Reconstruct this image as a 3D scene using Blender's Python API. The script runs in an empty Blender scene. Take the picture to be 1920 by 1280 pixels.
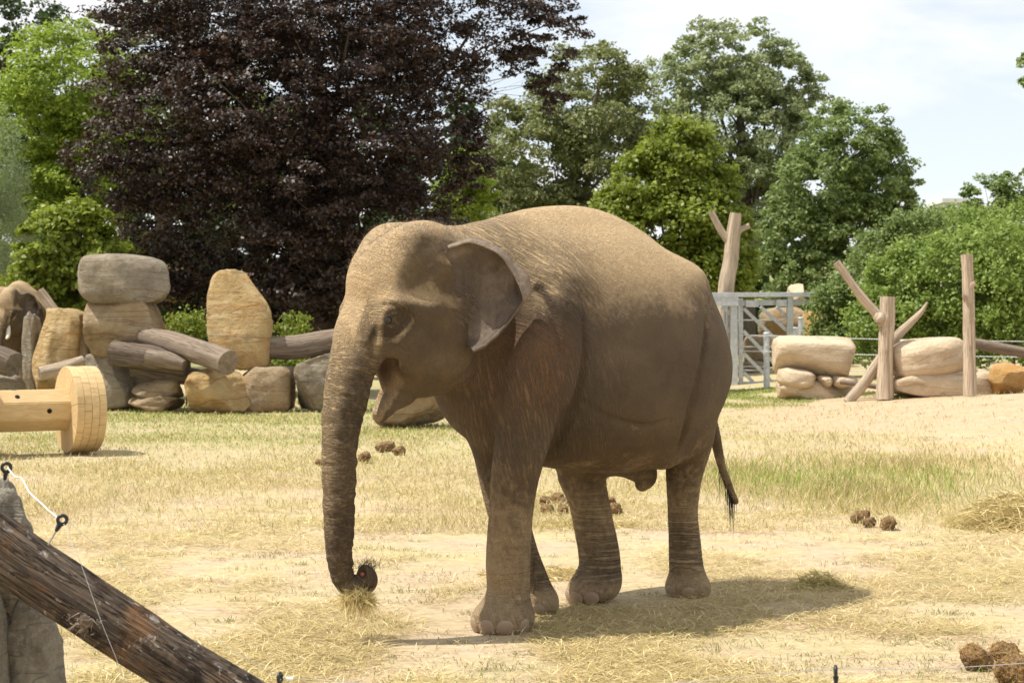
import bpy, bmesh, math, random, time
import numpy as np
from mathutils import Vector, Matrix

T0 = time.time()
scene = bpy.context.scene
COL = scene.collection
R = math.radians
random.seed(7)

# ------------------------------------------------------------------ camera
CAM_H = 1.91
F_PX = 3300.0            # focal length in pixels of a 1920 px wide frame
CX, HY = 960.0, 600.0    # principal column, horizon row
cam_d = bpy.data.cameras.new('camera')
cam = bpy.data.objects.new('camera', cam_d)
COL.objects.link(cam)
cam.location = (0, 0, CAM_H)
cam.rotation_euler = (R(90), 0, 0)
cam_d.sensor_width = 36.0
cam_d.lens = F_PX / 1920.0 * 36.0
cam_d.shift_y = -(640.0 - HY) / 1920.0
cam_d.clip_start = 0.1
cam_d.clip_end = 3000.0
cam_d.dof.use_dof = True
cam_d.dof.focus_distance = 10.9
cam_d.dof.aperture_fstop = 6.3
scene.camera = cam

# ------------------------------------------------------------------ light
SUN_EL, SUN_AZ = 61.5, 188.0      # the sun stands left of the camera and a little behind it
sd = Vector((math.cos(R(SUN_AZ)) * math.cos(R(SUN_EL)), math.sin(R(SUN_AZ)) * math.cos(R(SUN_EL)), math.sin(R(SUN_EL))))
sun_d = bpy.data.lights.new('sun', 'SUN')
sun_d.energy = 4.8
sun_d.angle = R(0.53)
sun_d.color = (1.0, 0.945, 0.86)
sun = bpy.data.objects.new('sun', sun_d)
COL.objects.link(sun)
sun.rotation_euler = sd.to_track_quat('Z', 'Y').to_euler()
sun.location = (-20, -5, 40)

world = bpy.data.worlds.new('World')
scene.world = world
world.use_nodes = True
wn, wl = world.node_tree.nodes, world.node_tree.links
wn.clear()
w_out = wn.new('ShaderNodeOutputWorld')
w_sky = wn.new('ShaderNodeTexSky')
w_sky.sky_type = 'NISHITA'
w_sky.sun_disc = False
w_sky.sun_elevation = R(SUN_EL)
w_sky.sun_rotation = R(90 - SUN_AZ)
w_sky.air_density = 1.0
w_sky.dust_density = 0.6
w_bg = wn.new('ShaderNodeBackground')
w_bg.inputs['Strength'].default_value = 0.125
wl.new(w_sky.outputs[0], w_bg.inputs['Color'])
# bright thin cloud sheets, laid over the whole dome
w_tc = wn.new('ShaderNodeTexCoord')
w_map = wn.new('ShaderNodeMapping')
w_map.inputs['Scale'].default_value = (1.0, 1.0, 3.4)
w_map.inputs['Location'].default_value = (0.37, 0.1, 0.55)
wl.new(w_tc.outputs['Generated'], w_map.inputs['Vector'])
w_n = wn.new('ShaderNodeTexNoise')
w_n.inputs['Scale'].default_value = 4.2
w_n.inputs['Detail'].default_value = 7.0
w_n.inputs['Roughness'].default_value = 0.52
w_n.inputs['Distortion'].default_value = 0.35
wl.new(w_map.outputs[0], w_n.inputs['Vector'])
w_r = wn.new('ShaderNodeValToRGB')
w_r.color_ramp.elements[0].position = 0.40
w_r.color_ramp.elements[0].color = (0.55, 0.55, 0.55, 1)
w_r.color_ramp.elements[1].position = 0.56
w_r.color_ramp.elements[1].color = (1, 1, 1, 1)
wl.new(w_n.outputs['Fac'], w_r.inputs['Fac'])
w_cl = wn.new('ShaderNodeBackground')
w_cl.inputs['Color'].default_value = (0.985, 0.99, 1.0, 1)
w_cl.inputs['Strength'].default_value = 0.87
w_mix = wn.new('ShaderNodeMixShader')
wl.new(w_r.outputs['Color'], w_mix.inputs['Fac'])
wl.new(w_bg.outputs[0], w_mix.inputs[1])
wl.new(w_cl.outputs[0], w_mix.inputs[2])
wl.new(w_mix.outputs[0], w_out.inputs['Surface'])

scene.view_settings.view_transform = 'Standard'
scene.view_settings.look = 'None'
scene.view_settings.gamma = 1.0
scene.view_settings.use_curve_mapping = False
scene.view_settings.exposure = 0.35
scene.render.engine = 'CYCLES'
scene.cycles.max_bounces = 6
scene.cycles.diffuse_bounces = 3
scene.cycles.glossy_bounces = 2
scene.cycles.transmission_bounces = 4
scene.cycles.transparent_max_bounces = 8
scene.cycles.use_denoising = True
scene.cycles.sample_clamp_indirect = 6.0

# ------------------------------------------------------------------ helpers
def ground_at(px, py, z=0.0):
    """world point at height z seen at a pixel of the 1920 x 1280 photograph"""
    d = F_PX * (CAM_H - z) / (py - HY)
    return Vector(((px - CX) / F_PX * d, d, z))

def at(px, py, d):
    """world point at depth d"""
    return Vector(((px - CX) / F_PX * d, d, CAM_H - (py - HY) / F_PX * d))

def tag(o, label=None, cat=None, group=None, kind=None):
    if label: o['label'] = label
    if cat: o['category'] = cat
    if group: o['group'] = group
    if kind: o['kind'] = kind
    return o

def empty(name, loc=(0, 0, 0), rz=0.0):
    o = bpy.data.objects.new(name, None)
    o.empty_display_size = 0.2
    COL.objects.link(o)
    o.location = loc
    o.rotation_euler = (0, 0, rz)
    return o

def link_mesh(name, me, mat=None, parent=None, loc=None, smooth=True):
    o = bpy.data.objects.new(name, me)
    COL.objects.link(o)
    if mat is not None:
        me.materials.clear(); me.materials.append(mat)
    if parent is not None: o.parent = parent
    if loc is not None: o.location = loc
    if smooth and len(me.polygons):
        me.polygons.foreach_set('use_smooth', np.ones(len(me.polygons), dtype=bool))
    return o

def np_mesh(name, verts, faces, k=None):
    """mesh from numpy arrays; faces is (n,3) or (n,4)"""
    me = bpy.data.meshes.new(name)
    verts = np.ascontiguousarray(verts, dtype=np.float32)
    faces = np.ascontiguousarray(faces, dtype=np.int32)
    n, k = faces.shape
    me.vertices.add(len(verts)); me.vertices.foreach_set('co', verts.ravel())
    me.loops.add(n * k); me.loops.foreach_set('vertex_index', faces.ravel())
    me.polygons.add(n); me.polygons.foreach_set('loop_start', np.arange(n, dtype=np.int32) * k)
    me.update(calc_edges=True)
    return me

def bm_mesh(name, bm):
    me = bpy.data.meshes.new(name); bm.to_mesh(me); bm.free(); return me

def float_attr(me, name, vals, domain='POINT'):
    a = me.attributes.new(name, 'FLOAT', domain)
    a.data.foreach_set('value', np.ascontiguousarray(vals, dtype=np.float32))

def catmull(P, n):
    """resample a polyline of rows smoothly, n steps per span"""
    P = np.asarray(P, float)
    Q = np.vstack([2 * P[0] - P[1], P, 2 * P[-1] - P[-2]])
    out = []
    for i in range(1, len(Q) - 2):
        p0, p1, p2, p3 = Q[i-1], Q[i], Q[i+1], Q[i+2]
        for t in np.linspace(0, 1, n, endpoint=False):
            out.append(0.5 * ((2*p1) + (-p0+p2)*t + (2*p0-5*p1+4*p2-p3)*t*t + (-p0+3*p1-3*p2+p3)*t**3))
    out.append(P[-1])
    return np.array(out)

class VNoise:
    """smooth value noise on numpy points"""
    def __init__(self, seed, n=64):
        self.t = np.random.RandomState(seed).rand(n, n, n).astype(np.float32) * 2 - 1; self.n = n
    def __call__(self, P):
        P = np.asarray(P, np.float32)
        i = np.floor(P).astype(np.int64); f = (P - i).astype(np.float32)
        f = f * f * (3 - 2 * f); n = self.n
        x0, y0, z0 = i[..., 0] % n, i[..., 1] % n, i[..., 2] % n
        x1, y1, z1 = (x0+1) % n, (y0+1) % n, (z0+1) % n
        t = self.t; fx, fy, fz = f[..., 0], f[..., 1], f[..., 2]
        a = t[x0,y0,z0]*(1-fx)+t[x1,y0,z0]*fx; b = t[x0,y1,z0]*(1-fx)+t[x1,y1,z0]*fx
        c = t[x0,y0,z1]*(1-fx)+t[x1,y0,z1]*fx; d = t[x0,y1,z1]*(1-fx)+t[x1,y1,z1]*fx
        return (a*(1-fy)+b*fy)*(1-fz)+(c*(1-fy)+d*fy)*fz
    def fbm(self, P, o=4, g=0.5):
        s, a, m = 0, 1.0, 0
        P = np.asarray(P, np.float32)
        for k in range(o):
            s = s + a * self(P * (2.03 ** k) + 17.3 * k); m += a; a *= g
        return s / m
NZ = VNoise(5)

# ------------------------------------------------------------------ material helpers
class Mat:
    def __init__(self, name, rough=0.85, spec=0.25):
        self.m = bpy.data.materials.new(name); self.m.use_nodes = True
        self.t = self.m.node_tree; self.n = self.t.nodes; self.l = self.t.links
        self.b = self.n['Principled BSDF']; self.out = self.n['Material Output']
        self.b.inputs['Roughness'].default_value = rough
        self.b.inputs['Specular IOR Level'].default_value = spec
        self.tc = None
    def new(self, t, **kw):
        nd = self.n.new(t)
        for k, v in kw.items(): setattr(nd, k, v)
        return nd
    def co(self, scale=(1, 1, 1), kind='Object', rot=(0, 0, 0), loc=(0, 0, 0)):
        if self.tc is None: self.tc = self.new('ShaderNodeTexCoord')
        mp = self.new('ShaderNodeMapping')
        mp.inputs['Scale'].default_value = scale; mp.inputs['Rotation'].default_value = rot; mp.inputs['Location'].default_value = loc
        self.l.new(self.tc.outputs[kind], mp.inputs['Vector'])
        return mp.outputs[0]
    def noise(self, vec, scale, detail=4, rough=0.55, dist=0.0):
        nd = self.new('ShaderNodeTexNoise')
        nd.inputs['Scale'].default_value = scale; nd.inputs['Detail'].default_value = detail
        nd.inputs['Roughness'].default_value = rough; nd.inputs['Distortion'].default_value = dist
        if vec is not None: self.l.new(vec, nd.inputs['Vector'])
        return nd.outputs['Fac']
    def voronoi(self, vec, scale, feature='F1', dist='EUCLIDEAN', rnd=1.0):
        nd = self.new('ShaderNodeTexVoronoi', feature=feature)
        nd.inputs['Scale'].default_value = scale; nd.inputs['Randomness'].default_value = rnd
        if vec is not None: self.l.new(vec, nd.inputs['Vector'])
        return nd.outputs['Distance']
    def attr(self, name):
        nd = self.new('ShaderNodeAttribute'); nd.attribute_name = name
        return nd.outputs['Fac']
    def ramp(self, fac, stops, interp='LINEAR'):
        nd = self.new('ShaderNodeValToRGB'); cr = nd.color_ramp; cr.interpolation = interp
        while len(cr.elements) < len(stops): cr.elements.new(0.5)
        for e, (p, c) in zip(cr.elements, stops):
            e.position = p
            e.color = (c, c, c, 1) if isinstance(c, (int, float)) else (*c, 1)
        self.l.new(fac, nd.inputs['Fac'])
        return nd.outputs['Color']
    def math(self, op, a, b=None, c=None, clamp=False):
        nd = self.new('ShaderNodeMath', operation=op, use_clamp=clamp)
        for i, v in enumerate((a, b, c)):
            if v is None: continue
            if isinstance(v, (int, float)): nd.inputs[i].default_value = v
            else: self.l.new(v, nd.inputs[i])
        return nd.outputs[0]
    def mix(self, fac, a, b, mode='MIX'):
        nd = self.new('ShaderNodeMix', data_type='RGBA', blend_type=mode)
        for s, v in ((nd.inputs[0], fac), (nd.inputs[6], a), (nd.inputs[7], b)):
            if isinstance(v, (int, float)): s.default_value = v
            elif isinstance(v, tuple): s.default_value = (*v, 1)
            else: self.l.new(v, s)
        return nd.outputs[2]
    def bump(self, h, strength=0.5, dist=0.02, prev=None):
        nd = self.new('ShaderNodeBump')
        nd.inputs['Strength'].default_value = strength; nd.inputs['Distance'].default_value = dist
        self.l.new(h, nd.inputs['Height'])
        if prev is not None: self.l.new(prev, nd.inputs['Normal'])
        return nd.outputs[0]
    def done(self, color=None, normal=None, rough=None):
        if color is not None:
            if isinstance(color, tuple): self.b.inputs['Base Color'].default_value = (*color, 1)
            else: self.l.new(color, self.b.inputs['Base Color'])
        if normal is not None: self.l.new(normal, self.b.inputs['Normal'])
        if rough is not None: self.l.new(rough, self.b.inputs['Roughness'])
        return self.m
# ------------------------------------------------------------------ ground
def smooth(a, b, x):
    t = np.clip((x - a) / (b - a), 0, 1); return t * t * (3 - 2 * t)

def gh(x, y):
    """ground height: flat yard, a worn sandy bank on the right, soft undulation"""
    x, y = np.asarray(x, float), np.asarray(y, float)
    bank = 0.50 * smooth(26.5, 33.5, y + 0.1 * (x - 8)) * smooth(5.3, 10.5, x) * (1 - .40 * smooth(34, 38, y))
    P = np.stack([x * .35, y * .35, x * 0], -1)
    und = NZ.fbm(P, 3) * .035 * smooth(13.5, 17, y) + NZ.fbm(P * 5.1 + 7, 3) * .012 * smooth(8.6, 9.6, y)
    flat = np.exp(-(((x - .45) / 1.9) ** 2 + ((y - 11.6) / 1.7) ** 2))
    hill = smooth(110, 420, y) * 16.0
    return bank + und * (1 - flat) + hill

def mat_ground():
    m = Mat('dry_yard_ground', 0.95, 0.15)
    co = m.co()
    big = m.noise(co, 0.16, 5, 0.6, 0.4)
    mid = m.noise(m.co(scale=(0.55, 1.0, 1.0)), 1.1, 6, 0.62, 0.3)
    fin = m.noise(m.co(scale=(0.6, 1.0, 1.0)), 14, 6, 0.7, 0.2)
    grain = m.noise(co, 85, 4, 0.75)
    soil = m.ramp(fin, [(0.25, (0.34, 0.25, 0.165)), (0.5, (0.50, 0.385, 0.265)), (0.8, (0.58, 0.465, 0.335))])
    straw = m.ramp(fin, [(0.2, (0.32, 0.26, 0.14)), (0.5, (0.49, 0.405, 0.225)), (0.8, (0.60, 0.515, 0.31))])
    green = m.ramp(fin, [(0.2, (0.18, 0.19, 0.07)), (0.55, (0.33, 0.32, 0.125)), (0.85, (0.47, 0.42, 0.19))])
    c = m.mix(m.ramp(mid, [(0.40, 0.0), (0.58, 1.0)]), soil, straw)
    c = m.mix(m.math('MULTIPLY', m.attr('grass'), m.ramp(mid, [(0.30, 0.15), (0.62, 1.0)])), c, green)
    c = m.mix(m.attr('meadow'), c, m.ramp(mid, [(0.3, (0.09, 0.13, 0.03)), (0.7, (0.20, 0.24, 0.07))]))
    c = m.mix(m.math('MULTIPLY', m.attr('bare'), m.ramp(big, [(0.2, 0.5), (0.5, 1.0)])), c, soil)
    pinkish = m.mix(0.55, soil, (0.46, 0.315, 0.205))
    c = m.mix(m.math('MULTIPLY', m.attr('bank'), m.ramp(mid, [(0.35, 0.35), (0.65, 0.95)])), c, pinkish)
    c = m.mix(m.ramp(grain, [(0.30, 0.35), (0.5, 0.0)]), c, (0.26, 0.18, 0.09))
    mott = m.noise(m.co(scale=(0.7, 1.3, 1.0)), 3.4, 6, 0.72, 0.6)
    c = m.mix(m.ramp(mott, [(0.54, 0.0), (0.70, 0.55)]), c, (0.27, 0.235, 0.115))
    c = m.mix(m.ramp(mott, [(0.28, 0.5), (0.42, 0.0)]), c, (0.62, 0.51, 0.37))
    h = m.math('ADD', m.math('MULTIPLY', fin, 0.025), m.math('MULTIPLY', grain, 0.006))
    return m.done(c, m.bump(h, 0.9, 1.0))

def make_ground():
    def lines(c, dense, lo, hi, step, grow):
        a = [c]; s = step
        while a[-1] < hi:
            if a[-1] > dense: s *= grow
            a.append(a[-1] + s)
        return a
    xp = lines(0, 16, 0, 1600, .3, 1.16)
    xs = np.array([-v for v in xp[:0:-1]] + xp)
    ys = np.array([-60, -20, -6, 0] + lines(3.0, 52, 0, 2600, .22, 1.10))
    X, Y = np.meshgrid(xs, ys)
    Z = gh(X, Y)
    V = np.stack([X, Y, Z], -1).reshape(-1, 3)
    idx = np.arange(len(V)).reshape(X.shape)
    Fc = np.stack([idx[:-1,:-1], idx[:-1,1:], idx[1:,1:], idx[1:,:-1]], -1).reshape(-1, 4)
    me = np_mesh('ground', V, Fc)
    x, y = V[:,0], V[:,1]
    gnoise = NZ.fbm(np.stack([x*.22, y*.16, x*0], -1), 3)
    grass = np.clip(smooth(17, 33, y) * (.62 + .8*gnoise) * (1 - .8*smooth(4, 7, x)*(1 - smooth(37, 41, y))), 0, 1)
    grass = np.maximum(grass, np.clip(np.exp(-(((x-3.6)/2.4)**2 + ((y-21)/2.2)**2))*.9 + .5*gnoise - .1, 0, .8) * (y > 15))
    grass = np.maximum(grass, smooth(60, 75, y) * .9)
    float_attr(me, 'grass', grass)
    float_attr(me, 'meadow', .9*smooth(62, 80, y + .9*np.maximum(np.abs(x) - 22, 0)))
    bank = smooth(27.0, 31.0, y + .25*(x-8)) * smooth(3.4, 6.5, x) * (1 - smooth(40, 46, y))
    float_attr(me, 'bank', bank)
    float_attr(me, 'bare', np.clip(np.exp(-(((x-.2)/3.2)**2 + ((y-11.5)/2.2)**2))*.55 + gnoise*.5, 0, 1))
    return tag(link_mesh('ground', me, mat_ground()), kind='structure')
ground = make_ground()
# ------------------------------------------------------------------ elephants: one smooth skin grown from a distance field
class Frame:
    """upright local frame: x forward, y left, z up"""
    def __init__(self, ox, oy, ang):
        self.o = np.array([ox, oy]); self.f = np.array([-math.cos(R(ang)), -math.sin(R(ang))]); self.l = np.array([-self.f[1], self.f[0]])
    def un(self, px, py, lat=0.0):
        """local point on the plane y = lat seen at a pixel"""
        a = (px - CX) / F_PX
        bx, by = self.o + lat * self.l
        X = (a * by - bx) / (self.f[0] - a * self.f[1])
        d = by + X * self.f[1]
        return np.array([X, lat, CAM_H - (py - HY) / F_PX * d])
    def to_world(self, P):
        P = np.asarray(P, float)
        xy = self.o + P[..., :1] * self.f + P[..., 1:2] * self.l
        return np.concatenate([xy, P[..., 2:3]], -1)
    def from_world(self, P):
        P = np.asarray(P, float); q = P[..., :2] - self.o
        return np.stack([q @ self.f, q @ self.l, P[..., 2]], -1)

class Field:
    def __init__(self, lo, hi, h):
        self.lo, self.h = np.array(lo, float), h
        self.n = np.ceil((np.array(hi) - self.lo) / h).astype(int) + 1
        self.v = np.full(self.n, 0.6, np.float32)
        self.ax = [self.lo[i] + h * np.arange(self.n[i]) for i in range(3)]
    def region(self, lo, hi):
        a = np.clip(np.floor((np.array(lo) - self.lo) / self.h).astype(int), 0, self.n)
        b = np.clip(np.ceil((np.array(hi) - self.lo) / self.h).astype(int) + 1, 0, self.n)
        sl = tuple(slice(x, y) for x, y in zip(a, b))
        X, Y, Z = np.meshgrid(*[self.ax[i][sl[i]].astype(np.float32) for i in range(3)], indexing='ij')
        return sl, X, Y, Z
    def add(self, sl, d, k):
        a = self.v[sl]
        h = np.maximum(k - np.abs(a - d), 0) / k
        self.v[sl] = np.minimum(a, d) - h * h * k * 0.25
    def cut(self, sl, d, k):
        a = self.v[sl]; b = -d
        h = np.maximum(k - np.abs(a - b), 0) / k
        self.v[sl] = np.maximum(a, b) + h * h * k * 0.25
    def ell_d(self, c, r, rot, pad):
        c, r = np.array(c, float), np.array(r, float)
        M = np.array(rot.to_matrix()) if rot is not None else np.eye(3)
        ext = np.sqrt(((M * r) ** 2).sum(1)) + pad
        sl, X, Y, Z = self.region(c - ext, c + ext)
        P = [X - c[0], Y - c[1], Z - c[2]]
        q = [P[0]*M[0, i] + P[1]*M[1, i] + P[2]*M[2, i] for i in range(3)]
        k0 = np.sqrt(sum((q[i]/r[i])**2 for i in range(3)))
        k1 = np.sqrt(sum((q[i]/r[i]**2)**2 for i in range(3))) + 1e-6
        return sl, (k0 * (k0 - 1) / k1).astype(np.float32)
    def ell(self, c, r, k=0.08, rot=None, cut=False):
        sl, d = self.ell_d(c, r, rot, k + 0.05)
        (self.cut if cut else self.add)(sl, d, k)
    def tube(self, pts, k=0.08, n=5, cut=False):
        """pts rows: x, y, z, radius, [lateral radius]"""
        P = np.array([list(r) + [r[3]] * (5 - len(r)) for r in pts], float)
        P = catmull(P, n)
        rm = P[:, 3:5].max() + k + 0.05
        sl, X, Y, Z = self.region(P[:, :3].min(0) - rm, P[:, :3].max(0) + rm)
        best = np.full(X.shape, 9.0, np.float32)
        for a, b in zip(P[:-1], P[1:]):
            ab = b[:3] - a[:3]; L = ab @ ab + 1e-9
            t = np.clip(((X-a[0])*ab[0] + (Y-a[1])*ab[1] + (Z-a[2])*ab[2]) / L, 0, 1)
            r1 = a[3] + t * (b[3] - a[3]); r2 = a[4] + t * (b[4] - a[4])
            dx, dy, dz = X - (a[0]+t*ab[0]), Y - (a[1]+t*ab[1]), Z - (a[2]+t*ab[2])
            q = np.sqrt((dx*dx + dz*dz) / (r1*r1) + dy*dy / (r2*r2))
            best = np.minimum(best, (q - 1) * np.minimum(r1, r2))
        (self.cut if cut else self.add)(sl, best, k)
    def barrel(self, st, k=0.1):
        """st rows: x, z_top, z_mid, z_bottom, half width, top squareness"""
        S = np.array(sorted(st), float)
        D = catmull(S, 8); D = D[np.argsort(D[:, 0])]
        m = k + 0.3
        sl, X, Y, Z = self.region([S[0,0]-m, -S[:,4].max()-m, S[:,3].min()-m], [S[-1,0]+m, S[:,4].max()+m, S[:,1].max()+m])
        xs = self.ax[0][sl[0]]
        g = lambda c: np.interp(xs, D[:, 0], D[:, c]).astype(np.float32)[:, None, None]
        zt, zm, zb, w, e = g(1), g(2), g(3), g(4), g(5)
        over = np.maximum(S[0,0]-xs, 0) + np.maximum(xs-S[-1,0], 0)
        up = Z > zm
        h = np.where(up, zt - zm, zm - zb)
        ex = np.where(up, e, 2.15)
        q = ((np.abs(Y)/w)**ex + (np.abs(Z-zm)/h)**ex) ** (1/ex)
        d = (q - 1) * np.minimum(w, h) * 0.95
        d = np.where(over[:, None, None] > 0, np.sqrt(np.maximum(d, 0)**2 + over.astype(np.float32)[:, None, None]**2) + np.minimum(d, 0)*0, d)
        self.add(sl, d.astype(np.float32), k)
    def surf(self, x, z):
        """lateral position of the left surface at (x, z)"""
        i = int(round((x - self.lo[0])/self.h)); k = int(round((z - self.lo[2])/self.h))
        ins = np.nonzero(self.v[i, :, k] < 0)[0]
        return self.ax[1][ins[-1]] if len(ins) else 0.4
    def crease(self, pix, frame_un, r, k, conv=lambda p: p, off=0.0, lat0=.5):
        rows = []
        for (a, b) in pix:
            lat = lat0
            for _ in range(6):
                p = conv(frame_un(a, b, lat)); y = self.surf(p[0], p[2]); lat = lat + .7*(y - p[1])
            p = conv(frame_un(a, b, lat)); rows.append((p[0], p[1] + off, p[2], r))
        rows[0] = rows[0][:3] + (r*.3,); rows[-1] = rows[-1][:3] + (r*.3,)
        self.tube(rows, k, 5, cut=True)
    def mesh(self):
        v = self.v; s = v < 0
        nx, ny, nz = v.shape
        cnt = np.zeros((nx-1, ny-1, nz-1), np.int8)
        for dx in (0, 1):
            for dy in (0, 1):
                for dz in (0, 1): cnt += s[dx:nx-1+dx, dy:ny-1+dy, dz:nz-1+dz]
        act = (cnt > 0) & (cnt < 8)
        I = np.argwhere(act); idx = np.full(act.shape, -1, np.int64); idx[act] = np.arange(len(I))
        acc = np.zeros((len(I), 3)); num = np.zeros(len(I))
        C = [(0,0,0),(1,0,0),(0,1,0),(1,1,0),(0,0,1),(1,0,1),(0,1,1),(1,1,1)]
        E = [(0,1),(2,3),(4,5),(6,7),(0,2),(1,3),(4,6),(5,7),(0,4),(1,5),(2,6),(3,7)]
        val = [v[I[:,0]+c[0], I[:,1]+c[1], I[:,2]+c[2]] for c in C]
        for a, b in E:
            va, vb = val[a], val[b]; m = (va < 0) != (vb < 0)
            t = np.where(m, va / np.where(m, va - vb, 1), 0)
            p = np.array(C[a]) + t[:, None] * (np.array(C[b]) - np.array(C[a]))
            acc += p * m[:, None]; num += m
        V = self.lo + self.h * (I + acc / num[:, None])
        faces = []
        for ax in range(3):
            u, w = (ax+1) % 3, (ax+2) % 3
            s0 = [slice(None)]*3; s1 = [slice(None)]*3; s0[ax] = slice(0, -1); s1[ax] = slice(1, None)
            e0, e1 = s[tuple(s0)], s[tuple(s1)]
            ch = np.argwhere(e0 != e1); pos = e0[tuple(ch.T)]
            ok = (ch[:, u] > 0) & (ch[:, w] > 0) & (ch[:, u] < v.shape[u]-1) & (ch[:, w] < v.shape[w]-1)
            ch, pos = ch[ok], pos[ok]
            def cell(du, dw):
                c = ch.copy(); c[:, u] -= du; c[:, w] -= dw; return idx[tuple(c.T)]
            q = np.stack([cell(0,0), cell(1,0), cell(1,1), cell(0,1)], 1)
            q[~pos] = q[~pos][:, ::-1]
            faces.append(q)
        return V, np.vstack(faces)

def relax(V, F, it, lam=0.5):
    e = np.vstack([F[:, [0,1]], F[:, [1,2]], F[:, [2,3]], F[:, [3,0]]])
    n = len(V)
    for k in range(it):
        s = np.stack([np.bincount(e[:,0], V[e[:,1], c], n) + np.bincount(e[:,1], V[e[:,0], c], n) for c in range(3)], 1)
        m = np.bincount(e[:,0], minlength=n) + np.bincount(e[:,1], minlength=n)
        V = V + (lam if k % 2 == 0 else -lam*1.03) * (s / m[:, None] - V)
    return V

def vnormals(V, F):
    a = np.cross(V[F[:,2]]-V[F[:,0]], V[F[:,3]]-V[F[:,1]])
    N = np.stack([sum(np.bincount(F[:,i], a[:,c], len(V)) for i in range(4)) for c in range(3)], 1)
    return N / (np.linalg.norm(N, axis=1, keepdims=True) + 1e-12)

def seg_param(P, path):
    """for each point: nearest path parameter (arc length) and distance"""
    best = np.full(len(P), 1e9); tt = np.zeros(len(P)); L = 0.0
    for a, b in zip(path[:-1], path[1:]):
        ab = b - a; l2 = ab @ ab + 1e-12
        t = np.clip(((P - a) @ ab) / l2, 0, 1)
        d = np.linalg.norm(P - (a + t[:, None]*ab), axis=1)
        m = d < best; best[m] = d[m]; tt[m] = L + t[m]*math.sqrt(l2); L += math.sqrt(l2)
    return tt, best

BODY = Frame(0.45, 11.69, 46.8)
HEAD = Frame(-0.66, 10.66, 37.0)

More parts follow.
